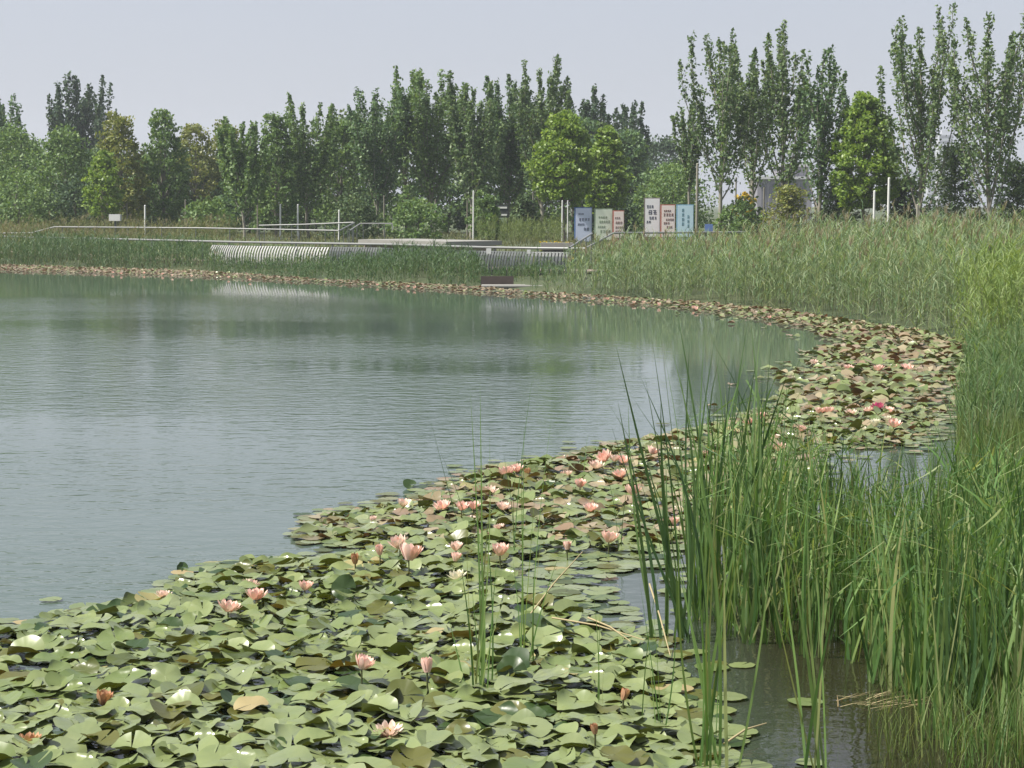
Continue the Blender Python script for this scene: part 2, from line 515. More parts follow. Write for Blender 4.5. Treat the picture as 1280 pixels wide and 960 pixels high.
def poplar(rng, Ht, W, clear=.16, nbr=15, leaves=6000, ls=.19, spread=1.0):
    """a poplar: straight stem, steep whip-like branches sleeved in leaves"""
    tr, lf = Geo(), Geo()
    W = W * (1.3 if clear < .2 else 1.2) * spread
    leaves, nbr = int(leaves * 1.3 * spread ** .5), int(nbr * 1.25)
    r0 = .011 * Ht
    zs = np.linspace(0, Ht * rng.uniform(.86, .95), 9)
    sway = np.cumsum(rng.normal(0, .05, (9, 2)), 0)
    sway[0] = 0
    stem = np.column_stack([sway, zs])
    tr.tube(stem, np.linspace(r0, .02, 9), 7)
    paths = [(stem, .25, 1.0)]
    for k in range(nbr):
        f = (k + rng.uniform(.2, .8)) / nbr
        hs = Ht * (clear * .8 + (.62 - clear * .8) * f)
        az = k * 2.399 + rng.uniform(-.5, .5)
        reach = W / 2 * rng.uniform(.5, 1.0) * (1 - .30 * f)
        tipz = min(Ht * .985, max(hs + Ht * .22, Ht * (rng.uniform(.70, 1.0) - .22 * (reach / (W / 2)) ** 2 * rng.uniform(.1, 1.3))))
        t = np.linspace(0, 1, 8)
        rr = reach * (1 - (1 - t) ** 1.7)
        c = np.array([np.interp(hs, zs, sway[:, 0]), np.interp(hs, zs, sway[:, 1])])
        wob = rng.normal(0, .05, (8, 2)) * t[:, None]
        p = np.column_stack([c[0] + rr * math.cos(az) + wob[:, 0], c[1] + rr * math.sin(az) + wob[:, 1], hs + (tipz - hs) * t ** 1.12])
        tr.tube(p, np.linspace(r0 * .38, .012, 8), 5)
        paths.append((p, .12, rng.uniform(.6, 1.3)))
    tot = sum(np.linalg.norm(np.diff(p, axis=0), axis=1).sum() * w for p, s, w in paths)
    for p, s, w in paths:
        L = np.linalg.norm(np.diff(p, axis=0), axis=1).sum()
        n = max(30, int(leaves * L * w / tot))
        tmin = s
        tt = tmin + (1 - tmin) * rng.uniform(0, 1, n) ** .95
        ti = tt * (len(p) - 1)
        i0 = np.clip(ti.astype(int), 0, len(p) - 2)
        c = p[i0] + (p[i0 + 1] - p[i0]) * (ti - i0)[:, None]
        # twiglets: leaves gather in little tufts along the branch
        tuft = np.sin(tt * L * 5.0 + rng.uniform(0, 6)) * .5 + .5
        rad = (W * .15 * (1 - .80 * tt) + .07) * (.45 + .75 * tuft)
        off = unit(rng.normal(size=(n, 3))) * (rad * rng.uniform(.2, 1, n) ** .6)[:, None]
        off[:, 2] = off[:, 2] * 1.1 + .1
        keep = c[:, 2] + off[:, 2] > Ht * clear
        V, Q = leaf_quads((c + off)[keep], ls, rng, .25)
        lf.add(V, Q)
    return tr, lf


def bushy(rng, Ht, W, clear=.2, leaves=6000, ls=.2, shape=1.0, clumps=110, flat=.75):
    """a rounded crown: leaf clumps spread through a lumpy egg on a short stem with limbs"""
    tr, lf = Geo(), Geo()
    W = W * 1.12
    zb = Ht * clear
    hc = Ht - zb
    r0 = .014 * Ht
    zs = np.linspace(0, zb + hc * .7, 7)
    sw = np.cumsum(rng.normal(0, .04, (7, 2)), 0)
    sw[0] = 0
    tr.tube(np.column_stack([sw, zs]), np.linspace(r0, r0 * .25, 7), 7)
    C = []
    for k in range(clumps):
        u = (k + .5) / clumps
        zz = 1 - (1 - u) ** .85 if shape > 1 else u
        prof = math.sin(PI * min(1, max(.0, .10 + .86 * zz ** (.62 if shape <= 1 else .50)))) ** .75
        az = k * 2.399
        rr = W / 2 * prof * rng.uniform(.35, .95) ** .6
        C.append((rr * math.cos(az), rr * math.sin(az), zb + hc * (.06 + .90 * zz)))
    C = np.array(C) + rng.normal(0, .03 * W, (clumps, 3))
    for k in range(0, clumps, 3):
        s = np.array([0, 0, zb * .9 + (C[k, 2] - zb) * .45])
        mid = (s + C[k]) / 2 + [0, 0, -.05 * hc]
        tr.tube([s, mid, C[k]], [r0 * .35, r0 * .2, .012], 5)
    sz = W * (.155 if clumps < 60 else .125 if clumps < 150 else .105) * rng.uniform(.6, 1.35, clumps)
    n = int(leaves / clumps)
    for c, s in zip(C, sz):
        off = unit(rng.normal(size=(n, 3))) * (s * rng.uniform(.15, 1, n) ** .5)[:, None]
        off[:, 2] *= flat
        V, Q = leaf_quads(c + off, ls, rng, .45)
        lf.add(V, Q)
    return tr, lf


def tiered(rng, Ht, W, leaves=4500, ls=.2):
    """a feathery shrub whose sprays lie in flat layers"""
    tr, lf = Geo(), Geo()
    tr.tube([(0, 0, 0), (.03, 0, Ht * .5), (0, .02, Ht * .95)], [.012 * Ht, .008 * Ht, .01], 6)
    n = 46
    for k in range(n):
        u = (k + .5) / n
        az = k * 2.399 + rng.uniform(-.4, .4)
        R = W / 2 * (1 - .85 * u) ** .7 * rng.uniform(.7, 1.1)
        z = Ht * (.06 + .92 * u)
        p0, p1 = np.array([0, 0, z * .93]), np.array([R * math.cos(az), R * math.sin(az), z + .04 * Ht])
        tr.tube([p0, (p0 + p1) / 2 + [0, 0, .03 * Ht], p1], [.02, .014, .008], 4)
        m = int(leaves / n)
        t = rng.uniform(.1, 1, m)[:, None] ** .7
        c = p0 + (p1 - p0) * t + rng.normal(0, 1, (m, 3)) * [W * .06, W * .06, Ht * .018]
        V, Q = leaf_quads(c, ls, rng, 1.3, .4)
        lf.add(V, Q)
    return tr, lf


def plant(name, label, cat, px, D, topy, wpx, kind, leaf, bark='bark', group=None, seed=0, **kw):
    rng = np.random.default_rng(1000 + seed)
    x = at(px, D, 300)[0]
    z0 = float(land_z(np.array([x, D])))
    top = at(px, D, topy)[2]
    Ht = top - z0
    W = wpx * D / F
    tr, lf = kind(rng, Ht, W, **kw)
    root = thing(name, label, cat, (x, D, z0 - .03), group, 0)
    link('trunk', tr.mesh('trunk', M[bark], True), root)
    link('crown', lf.mesh('crown', M[leaf]), root)
    return root


TREES = [
    # label, px, D, top, width, kind, leaf, bark, extra
    ('grey green poplar with bare whips cut by the left edge', 2, 150, 106, 70, poplar, 'poplar2', 'bark', dict(nbr=12, ls=.26, leaves=4200, clear=.2)),
    ('tall dark hazy poplar rising far behind the left trees', 98, 178, 84, 80, poplar, 'dark', 'bark', dict(nbr=28, ls=.30, leaves=9500, clear=.1, spread=.9)),
    ('small hazy poplar leaning at the right foot of the tall dark one', 134, 172, 118, 34, poplar, 'dark', 'bark', dict(nbr=8, ls=.28, leaves=1500)),
    ('rounded mid green tree left of centre in the left corner', 22, 126, 160, 96, bushy, 'mid', 'bark', dict(clear=.08, leaves=7000)),
    ('mid green bushy tree below the tall dark poplar', 82, 122, 162, 90, bushy, 'mid', 'bark', dict(clear=.08, leaves=7500)),
    ('pointed light green tree right of the tall dark poplar', 152, 118, 137, 66, bushy, 'yellowish', 'bark', dict(clear=.10, leaves=7000, shape=2)),
    ('low yellow green tree in front of the pointed light tree', 130, 113, 186, 44, bushy, 'bright', 'bark', dict(clear=.22, leaves=3600)),
    ('mid green pointed tree just right of the pointed light green one', 206, 120, 133, 58, bushy, 'mid', 'bark', dict(clear=.1, leaves=6500, shape=2)),
    ('olive tinged round tree behind the yellow leaved gap', 244, 135, 152, 62, bushy, 'yellowish', 'bark', dict(clear=.1, leaves=5200)),
    ('light green broad tree left of the middle poplar row', 283, 138, 150, 66, bushy, 'yellowish', 'bark', dict(clear=.1, leaves=5200)),
    ('slim grey stemmed poplar behind the far handrail', 306, 112, 136, 50, poplar, 'mid', 'bark_pale', dict(leaves=5200, clear=.2, spread=1.35)),
    ('mid green pointed tree right of the slim grey stemmed poplar', 346, 118, 138, 56, bushy, 'mid', 'bark', dict(clear=.1, leaves=6500, shape=2)),
    ('poplar with the highest tip left of the gap in the row', 386, 120, 113, 56, poplar, 'mid', 'bark', dict(leaves=6200, spread=1.35)),
    ('shorter rounded tree filling the dip before the tall poplars', 426, 124, 150, 74, bushy, 'mid', 'bark', dict(clear=.08, leaves=7500)),
    ('tall dark poplar at the left end of the high group', 474, 118, 95, 78, poplar, 'poplar2', 'bark_pale', dict(leaves=8000, nbr=20, spread=1.2)),
    ('tall full poplar behind the pale platform edge', 538, 119, 78, 74, poplar, 'mid', 'bark', dict(leaves=8500, nbr=20, spread=1.25)),
    ('tall poplar with two pale stems below its crown', 588, 114, 88, 64, poplar, 'poplar', 'bark_pale', dict(leaves=7600, nbr=18, clear=.22, spread=1.2)),
    ('tall leaning poplar behind the dark kiosk', 636, 121, 83, 66, poplar, 'poplar2', 'bark', dict(leaves=8000, nbr=19, spread=1.2)),
    ('highest poplar of the central group with one long whip', 676, 118, 70, 62, poplar, 'poplar', 'bark_pale', dict(leaves=7600, nbr=18, spread=1.2)),
    ('hazy dark poplar half hidden by the round bright tree', 730, 150, 106, 70, poplar, 'dark', 'bark', dict(leaves=6800, nbr=20, ls=.26)),
    ('hazy dark poplar at the right end of the central group', 776, 168, 118, 66, poplar, 'dark', 'bark', dict(leaves=6800, nbr=22, ls=.28, clear=.05)),
    ('round bright green tree left of the blue information board', 705, 106.5, 138, 74, bushy, 'bright', 'post_brown', dict(clear=.30, clumps=190, leaves=11475, ls=.2)),
    ('round light green tree behind the blue information board', 757, 114, 158, 54, bushy, 'bright', 'bark', dict(clear=.24, clumps=190, leaves=8775, ls=.2)),
    ('far hazy tree mass left of the narrow pale stemmed poplar', 826, 210, 170, 88, bushy, 'dark', 'bark', dict(clear=.04, leaves=6500, ls=.34)),
    ('narrow sparse poplar on a pale stem beside the cyan board', 861, 107, 112, 40, poplar, 'poplar', 'bark_pale', dict(leaves=2300, nbr=8, clear=.36)),
    ('tall open poplar with a pale stem right of the boards', 900, 101, 33, 72, poplar, 'poplar', 'bark_pale', dict(leaves=4032, nbr=15, clear=.24, spread=1.3)),
    ('tall open poplar behind the yellow flowering shrub', 940, 104, 34, 58, poplar, 'poplar', 'bark_pale', dict(leaves=3600, nbr=13, clear=.25, spread=1.2)),
    ('highest poplar in front of the grey roofed building', 976, 100, 22, 62, poplar, 'poplar', 'bark', dict(leaves=4032, nbr=14, clear=.22, spread=1.15)),
    ('poplar left of the single round bright tree on the right', 1021, 98, 48, 64, poplar, 'poplar2', 'bark', dict(leaves=3600, nbr=14, clear=.14, spread=1.1)),
    ('round bright green tree alone among the right hand poplars', 1080, 97, 116, 78, bushy, 'bright', 'bark', dict(clear=.22, clumps=190, leaves=16200, ls=.19)),
    ('tall open poplar with one stray whip on its left side', 1150, 93, 0, 92, poplar, 'poplar', 'bark', dict(leaves=5000, nbr=15, clear=.10, ls=.18)),
    ('tall open poplar forking low at the right edge', 1236, 91, -6, 112, poplar, 'poplar', 'bark', dict(leaves=5800, nbr=18, clear=.12, ls=.18)),
]
for i, (lab, px, D, top, w, kind, leaf, bark, kw) in enumerate(TREES):
    plant('poplar_tree' if kind is poplar else 'broadleaf_tree', lab, 'tree', px, D, top, w, kind, leaf, bark, 'trees along the far bank', i, **kw)

SHRUBS = [
    ('yellow flowering shrub right of the cyan board', 931, 104, 241, 26, bushy, 'yellow_bloom', dict(clear=.5, leaves=500, clumps=20)),
    ('green leafy shrub under the yellow flowering one', 926, 101, 252, 70, bushy, 'mid', dict(clear=.05, leaves=2200, clumps=30)),
    ('yellow green layered shrub in front of the grey roofed building', 986, 98, 232, 84, tiered, 'yellowish', dict(leaves=3500)),
    ('dark layered shrub left of the white stakes', 1046, 100, 232, 86, tiered, 'conifer', dict(leaves=4200)),
    ('tall feathery shrub between the two right hand poplars', 1192, 96, 178, 110, tiered, 'conifer', dict(leaves=6500)),
    ('feathery dark shrub under the tall poplar with the stray whip', 1130, 99, 222, 80, tiered, 'conifer', dict(leaves=4500)),
    ('feathery green shrub cut by the right edge of the view', 1270, 95, 202, 90, tiered, 'conifer', dict(leaves=5500)),
    ('bushy green shrub behind the white and rose boards', 840, 122, 212, 90, bushy, 'mid', dict(clear=.02, leaves=4200, clumps=46)),
    ('dense dark shrub behind the blue and green boards', 765, 124, 236, 70, bushy, 'dark', dict(clear=.02, leaves=3600, clumps=40)),
    ('light yellow green shrub left of the dark kiosk', 606, 108, 240, 40, bushy, 'mid', dict(clear=.03, leaves=1800, clumps=26)),
    ('light green shrub right of the dark kiosk', 655, 112, 243, 36, bushy, 'conifer', dict(clear=.03, leaves=2000, clumps=26)),
    ('low green shrub behind the pale platform edge', 520, 106, 250, 64, bushy, 'mid', dict(clear=.02, leaves=2400, clumps=30)),
    ('broad hedge like shrub behind the sloping handrails', 445, 112, 246, 70, bushy, 'conifer', dict(clear=.02, leaves=2600, clumps=30)),
    ('low spreading shrub at the foot of the slim grey stemmed poplar', 262, 110, 248, 64, bushy, 'mid', dict(clear=.02, leaves=2400, clumps=30)),
    ('dark shrub behind the small white box', 165, 124, 240, 70, bushy, 'dark', dict(clear=.02, leaves=2600, clumps=30)),
    ('dark rounded shrub low under the mid green bushy tree', 96, 118, 226, 84, bushy, 'dark', dict(clear=.02, leaves=3000, clumps=34)),
    ('grey green shrub low in the left corner of the tree line', 25, 116, 218, 80, bushy, 'mid', dict(clear=.02, leaves=3200, clumps=34)),
]
for i, (lab, px, D, top, w, kind, leaf, kw) in enumerate(SHRUBS):
    plant('shrub', lab, 'shrub', px, D, top, w, kind, leaf, 'bark_dark', 'shrubs under the trees', 200 + i, ls=.19, **kw)
# shaded thicket that closes the view between the trunks
for i in range(22):
    px = 8 + i * 39 + RNG.uniform(-8, 8)
    plant('shrub', 'dark leafy thicket shrub in the shade behind the tree trunks', 'shrub', px, 138 + RNG.uniform(-7, 7), np.interp(px, [0, 400, 440, 780, 830, 860], [188, 188, 150, 158, 205, 216]) + RNG.uniform(-14, 14), RNG.uniform(75, 105),
          bushy, ['poplar2', 'mid', 'poplar2', 'conifer'][i % 4], 'bark_dark', 'thicket behind the trunks', 300 + i, clear=.02, leaves=5200, clumps=60, ls=.26)

# ------------------------------------------------------------------ reeds and grasses (nobody could count them)
def reed_stand(name, label, poly, dens, h0, h1, leaf, rng, nleaf=8, lw=.022, plume=0.0, keep=None, hfun=None, stemslot=True):
    poly = np.array(poly)
    lo, hi = poly.min(0), poly.max(0)
    n = int((hi - lo).prod() * dens)
    P = lo + rng.uniform(0, 1, (n, 2)) * (hi - lo)
    P = P[inside(P, poly)]
    clump = .5 + .25 * np.sin(P[:, 0] * 2.1 + 2 * np.sin(P[:, 1] * 1.1)) + .25 * np.sin(P[:, 0] * 5.3 + P[:, 1] * 2.9 + 1.5 * np.sin(P[:, 1] * 3.1))
    P = P[rng.uniform(0, 1, len(P)) < .18 + .82 * clump ** 1.2]
    n = len(P)
    z = np.maximum(land_z(P), -.25)
    h = rng.uniform(h0, h1, n) * (.90 + .07 * np.sin(P[:, 0] * .9 + P[:, 1] * .5) + .07 * np.sin(P[:, 0] * 4.1 + 2 * np.sin(P[:, 1] * 2.2)))
    if hfun is not None:
        h = h * hfun(P)
    base = np.column_stack([P, z - .03])
    lean = rng.normal(0, .07, (n, 2)) + [.04, 0]
    tip = base + np.column_stack([lean * h[:, None], h])
    g = Geo()
    V, Q = blades(base, tip, np.full(n, .012), rng, 3, .03)
    g.add(V, Q, 1)
    k = rng.poisson(nleaf, n) + 2
    idx = np.repeat(np.arange(n), k)
    t = rng.uniform(.03, 1, len(idx)) ** .8
    b = base[idx] + (tip - base)[idx] * t[:, None]
    az = rng.uniform(0, 2 * PI, len(idx))
    L = rng.uniform(.22, .46, len(idx)) * np.minimum(1, h[idx] / 1.4)
    el = rng.uniform(.25, 1.15, len(idx))
    tp = b + np.column_stack([np.cos(az) * np.cos(el), np.sin(az) * np.cos(el), np.sin(el)]) * L[:, None]
    V, Q = blades(b, tp, rng.uniform(.7, 1.3, len(idx)) * lw, rng, 2, .16)
    g.add(V, Q, 0)
    if plume:
        s = rng.uniform(0, 1, n) < plume
        pb = tip[s]
        for r in range(5):
            tp = pb + np.column_stack([rng.normal(0, .05, (len(pb), 2)) + [.05, 0], rng.uniform(.12, .25, len(pb))])
            V, Q = blades(pb - [0, 0, .04], tp, np.full(len(pb), .022), rng, 2, .2)
            g.add(V, Q, 2)
    return tag(link(name, g.mesh(name, [M[leaf], M['reed_stem'], M['plume']])), label, 'reeds', kind='stuff')


def px_poly(pts, z=0.0):
    return [tuple(U(px, py, z)[:2]) for px, py in pts]


def offset_shore(pxs, back0, back1):
    """strip along a shoreline given in pixels, from back0 to back1 metres inland (along +y / outward)"""
    P = np.array([U(*p)[:2] for p in pxs])
    t = np.gradient(P, axis=0)
    nrm = unit(np.column_stack([-t[:, 1], t[:, 0]]))
    return [tuple(p) for p in P + nrm * back0] + [tuple(p) for p in (P + nrm * back1)[::-1]]


rg = np.random.default_rng(21)
reed_stand('reeds', 'dark green reeds at the water edge below the left boardwalk', offset_shore(far_px[:7], -.5, 4.6), 42, .8, 1.12, 'reed_dark', rg, 8, .026,
           hfun=lambda P: np.interp(P[:, 0], [-24, -12.5, -11, -8, -5, -4, -1.4, -.8, 1], [1.2, 1.15, .52, .55, .72, 1.0, 1.0, .36, .5]))
reed_stand('reeds', 'tall pale reeds bending round the right end of the pond', offset_shore([(690, 366), (760, 370.5)] + far_px[8:], -.3, 5.0), 36, .78, 1.08, 'reed', rg, 11, .024, .25,
           hfun=lambda P: np.interp(P[:, 0], [.5, 2.5, 6, 7.4, 9], [1.25, 1.55, 1.72, 2.1, 2.25]))
reed_stand('reeds', 'tall reeds filling the ground behind the right shore', [(10.5, 56), (16, 49), (30, 52), (34, 76), (12, 78)], 8, 1.0, 1.4, 'reed', rg, 9, .03, .3)
reed_stand('reeds', 'sparse green reeds in front of the dark slatted railing', px_poly([(585, 357), (640, 355), (660, 363), (720, 367), (760, 352), (590, 345)]), 11, .55, 1.0, 'reed_dark', rg, 5, .022)
reed_stand('reeds', 'bright green reeds on the right bank near the lily bed end', [(7.75, 34), (8.3, 39), (14, 42), (14, 31), (8.4, 31)], 48, 1.5, 2.05, 'bright_reed', rg, 11, .024)
reed_stand('reeds', 'pale grasses behind the left handrail', [(-32, 92), (-17.2, 88), (-14, 96), (-14, 108), (-34, 112)], 9, 1.0, 1.45, 'dry_grass', rg, 8, .035, .2)
reed_stand('reeds', 'pale grasses between the two left handrails', [(-17, 84), (-7, 76), (-4, 82), (-14, 100), (-18, 98)], 9, .55, .85, 'reed', rg, 7, .03, .1)
reed_stand('reeds', 'light green grasses left of the blue board', px_poly([(592, 313), (708, 313), (700, 305), (600, 304)], .3), 16, .9, 1.35, 'light_grass', rg, 9, .03)
reed_stand('reeds', 'dry brownish grasses behind the middle of the white slatted railing', [(-8.5, 80), (-3.4, 77), (-3.6, 88), (-9.5, 94)], 10, .45, .75, 'dry_grass', rg, 6, .03)


def grass_field(name, label, poly, dens, h0, h1, leaf, rng, w=.008, segs=3, lean=.25, zmax=None):
    poly = np.array(poly)
    lo, hi = poly.min(0), poly.max(0)
    P = lo + rng.uniform(0, 1, (int((hi - lo).prod() * dens), 2)) * (hi - lo)
    P = P[inside(P, poly)]
    n = len(P)
    tu = .6 + .4 * np.sin(P[:, 0] * 3.1 + 2 * np.sin(P[:, 1] * 1.3)) * np.sin(P[:, 1] * 2.3)
    h = rng.uniform(h0, h1, n) * tu
    base = np.column_stack([P, np.maximum(land_z(P), -.15) - .02])
    tip = base + np.column_stack([rng.normal(0, lean, (n, 2)) * h[:, None], h])
    g = Geo()
    V, Q = blades(base, tip, rng.uniform(.7, 1.4, n) * w, rng, segs, .16)
    g.add(V, Q)
    return tag(link(name, g.mesh(name, M[leaf])), label, 'grass', kind='stuff')


bank_edge = [tuple(U(*p)[:2]) for p in [(1205, 440)] + right_px[:6]]
grass_field('grass', 'long green grass on the right bank beside the lilies', bank_edge[:4] + [(9.5, 22), (12, 36), (10, 39.5)], 330, .45, .95, 'bank_grass', rg, .011, 3, .22)
grass_field('grass', 'short yellow green grass on the near right bank', [tuple(U(*p)[:2]) for p in [(1196, 545), (1198, 600), (1215, 660), (1250, 740), (1300, 830)]] + [(5.4, 11), (9, 17), (9, 23)], 900, .18, .5, 'light_grass', rg, .006, 3, .3)
reed_stand('reeds', 'ragged green reeds along the edge of the right bank', [tuple(U(*p)[:2]) for p in [(1214, 436), (1206, 480), (1204, 520), (1194, 556), (1208, 580), (1290, 560), (1300, 470), (1290, 436)]], 26, .5, 1.15, 'bank_grass', rg, 9, .016)
grass_field('grass', 'rough grass growing on the terrace under the far trees', [(-34, 92), (-4, 77), (6, 70), (34, 76), (60, 125), (-50, 135)], 5, .2, .6, 'dry_grass', rg, .05, 2, .3)

# ------------------------------------------------------------------ boardwalk, railings and handrails on the far bank
def railpt(px, py, z):
    return U(px, py, z)


RZ = 1.1
rail_px = [(-60, 293.5), (0, 295.3), (40, 296.6), (100, 297.8), (200, 300.2), (300, 302.6), (400, 304.2), (480, 305.4), (600, 309), (668, 310.2), (735, 310.8)]
RP = np.array([U(px, py, RZ) for px, py in rail_px])


def along(P, step):
    seg = np.linalg.norm(np.diff(P, axis=0), axis=1)
    s = np.concatenate([[0], np.cumsum(seg)])
    q = np.arange(0, s[-1], step)
    return np.column_stack([np.interp(q, s, P[:, k]) for k in range(3)]), q


root = thing('boardwalk', 'low timber boardwalk running along the far bank behind the reeds', 'boardwalk', RP[4] - [0, 0, RZ])
inv = -np.array(RP[4] - [0, 0, RZ])
g = Geo()
pts, _ = along(RP, .16)
tn = unit(np.gradient(pts, axis=0))
for p, t in zip(pts, tn):
    nrm = np.array([-t[1], t[0], 0])
    a, b = p + inv + nrm * .1, p + inv + nrm * 2.3
    a[2] = b[2] = .30
    g.bar(a, b, .145, .05)
link('deck', g.mesh('deck', M['wood']), root)
g = Geo()
for k in range(len(RP) - 1):
    a, b = RP[k] + inv, RP[k + 1] + inv
    g.bar([a[0], a[1] + .12, .18], [b[0], b[1] + .12, .18], .06, .18)
link('edge_beam', g.mesh('edge_beam', M['wood_red']), root)
g = Geo()
pts, _ = along(RP, 2.2)
for p in pts:
    q = p + inv
    g.tube([(q[0], q[1] + .3, -.5), (q[0], q[1] + .3, .27)], .08, 8)
link('support_post', g.mesh('support_post', M['wood_red']), root)

# the handrail along the whole boardwalk
root = thing('handrail', 'long pale metal handrail along the boardwalk above the reeds', 'handrail', RP[4] - [0, 0, RZ])
g = Geo()
g.tube(RP + inv, .042, 8)
link('top_rail', g.mesh('top_rail', M['rail_metal'], True), root)
pts, _ = along(RP, 1.9)
for p in pts:
    q = p + inv
    g = Geo()
    g.box(q[0] - .025, q[0] + .025, q[1] - .025, q[1] + .025, .25, RZ - .04)
    link('post', g.mesh('post', M['rail_grey']), root)


def slats(name, label, px0, px1, mat, bulge, step, w, z0, z1):
    """a run of upright slats bowed out towards the water"""
    pts, _ = along(RP, .02)
    X, _ = project(pts)
    pts = pts[(X > px0) & (X < px1)]
    q, _ = along(pts, step)
    t = unit(np.gradient(q, axis=0))
    o = q[0].copy()
    o[2] = 0
    root = thing(name, label, 'railing', o)
    g = Geo()
    zz = np.linspace(z0, z1, 7)
    for p, tt in zip(q, t):
        nrm = np.array([tt[1], -tt[0], 0])
        prof = bulge * np.sin(np.linspace(.15, 1.0, 7) * PI) ** .8
        c = np.column_stack([np.full(7, p[0] - o[0]), np.full(7, p[1] - o[1]), zz]) + nrm[None] * (prof[:, None] + .08)
        V = np.stack([c - tt * w / 2, c + tt * w / 2, c + tt * w / 2 - nrm * .03, c - tt * w / 2 - nrm * .03], 1).reshape(-1, 3)
        Q = []
        for i in range(6):
            for j in range(4):
                k = (j + 1) % 4
                Q.append((i * 4 + j, i * 4 + k, (i + 1) * 4 + k, (i + 1) * 4 + j))
        g.add(V, Q)
    link('slat_screen', g.mesh('slat_screen', mat), root)
    g = Geo()
    nr = np.column_stack([t[:, 1], -t[:, 0], np.zeros(len(t))])
    for z in (z0 + .03, z1 - .03):
        pp = q - o + nr * .06
        pp[:, 2] = z
        g.tube(pp, .022, 6)
    link('slat_bearer', g.mesh('slat_bearer', M['rail_grey']), root)


slats('slatted_railing', 'white slatted railing bowed outward below the left part of the handrail', 268, 414, M['sunlit_slats'], .20, .15, .062, .12, .96)
slats('slatted_railing', 'shade-coloured dark slatted railing between the white slats and the sloping rails', 416, 712, M['slat_dark'], .14, .125, .085, .08, .98)
# low landing with two boards at the water's edge
c = U(640, 357.5, .08)
root = thing('landing_stage', 'low wooden landing at the water edge under the dark slatted railing', 'landing', (c[0], c[1], 0))
g = Geo()
for k in range(7):
    g.box(-.95, .95, k * .16, k * .16 + .145, .04, .09)
link('deck', g.mesh('deck', M['concrete']), root)
g = Geo()
g.box(-.98, .05, 1.20, 1.26, .06, .34)
link('back_board', g.mesh('back_board', M['wood_red']), root)
g = Geo()
for x in (-.8, .8):
    g.tube([(x, .5, -.5), (x, .5, .04)], .06, 8)
link('support_post', g.mesh('support_post', M['wood_red']), root)
for px, py, lab in ((611, 313.6, 'white notice plate on the handrail, the larger and left one of two'), (661, 314.4, 'small white notice plate on the handrail, the right one of two')):
    p = U(px, py, 1.0)
    w = .085 if px < 630 else .06
    o = thing('notice_plate', lab, 'sign', p, 'notice plates on the handrail')
    g = Geo()
    g.box(-w, w, -.21, -.19, -w * 1.1, w * 1.1)
    link('plate', g.mesh('plate', M['white_paint']), o)
    g = Geo()
    g.box(-.015, .015, -.19, .04, w * .5, w * .5 + .02)
    link('bracket', g.mesh('bracket', M['rail_grey']), o)


def handrail(label, pts_px, D, mat='rail_metal', r=.032, drop=1.0, step=1.8, zmin=None):
    P = np.array([at(px, d, py) for (px, py), d in zip(pts_px, D)])
    o = P[0].copy()
    o[2] = float(land_z(o[:2]))
    root = thing('handrail', label, 'handrail', o)
    g = Geo()
    g.tube(P - o, r, 8)
    link('top_rail', g.mesh('top_rail', M[mat], True), root)
    q, _ = along(P, step)
    for p in q:
        g = Geo()
        zz = max(p[2] - drop, float(land_z(p[:2])) - .05)
        g.tube([(p[0] - o[0], p[1] - o[1], zz - o[2]), (p[0] - o[0], p[1] - o[1], p[2] - o[2] - .01)], .022, 6)
        link('post', g.mesh('post', M['rail_grey']), root)


handrail('thin back handrail bent down at its left end among the grasses', [(0, 291.6), (40, 291), (68, 283.6), (250, 285), (425, 288.3)], [97, 97, 96, 93, 90])
handrail('higher back handrail behind the slim grey stemmed poplar', [(324, 281.8), (380, 280.6), (442, 278)], [99, 98, 97])
handrail('short sloping handrail left of a matching one in the left half', [(424, 288.4), (443, 278.4)], [89.8, 94], step=1.2)
handrail('sloping handrail running level towards the pale platform edge', [(437, 288.4), (450, 279.6), (490, 279.4), (491, 288)], [89.6, 93, 92, 92], step=1.2)
handrail('left sloping handrail in front of the blue board', [(712, 309.6), (740, 292)], [65.4, 69], step=.9)
handrail('right sloping handrail rising to the level rail below the boards', [(733, 309.8), (767, 291.3), (850, 290.8), (931, 290.2)], [64.6, 66, 68, 70], step=2.0)
# pale platform
a, b = at(480, 84, 299.5), at(592, 80, 302.5)
o = thing('platform', 'pale stone platform edge behind the centre of the handrail', 'platform', (a[0], a[1], 0))
g = Geo()
L = b - a
g.bar([0, 1.5, a[2] - .09], [L[0], L[1] + 1.5, a[2] - .11], 3.0, .18)
link('slab', g.mesh('slab', M['concrete']), o)
g = Geo()
g.bar([.15, 1.6, (a[2] - .2) / 2], [L[0] - .15, L[1] + 1.6, (a[2] - .2) / 2 - .02], 2.7, a[2] - .2)
link('plinth', g.mesh('plinth', M['wood']), o)
for px0, px1, py, D, lab in ((676, 716, 303.5, 72, 'low pale bench edge left of the blue board'),):
    a, b = at(px0, D, py), at(px1, D, py + .4)
    o = thing('stone_kerb', lab, 'kerb', (a[0], a[1], 0))
    g = Geo()
    g.bar([0, 0, a[2] - .12], [b[0] - a[0], 0, a[2] - .12], .5, .24)
    link('coping', g.mesh('coping', M['concrete']), o)
    g = Geo()
    g.bar([.05, .03, (a[2] - .24) / 2], [b[0] - a[0] - .05, .03, (a[2] - .24) / 2], .36, a[2] - .245)
    link('base', g.mesh('base', M['slat_dark']), o)
o = at(700, 76, 296)
flower_root = thing('flower_bed', 'small bed of yellow orange flowers under the round bright tree', 'flower bed', (o[0], o[1], float(land_z(o[:2]))))
g = Geo()
V, Q = leaf_quads(RNG.uniform([-.75, -.4, .3], [.6, .4, .95], (420, 3)), .09, RNG, .6)
g.add(V, Q, 0)
link('blossoms', g.mesh('blossoms', M['yellow_bloom']), flower_root)
g = Geo()
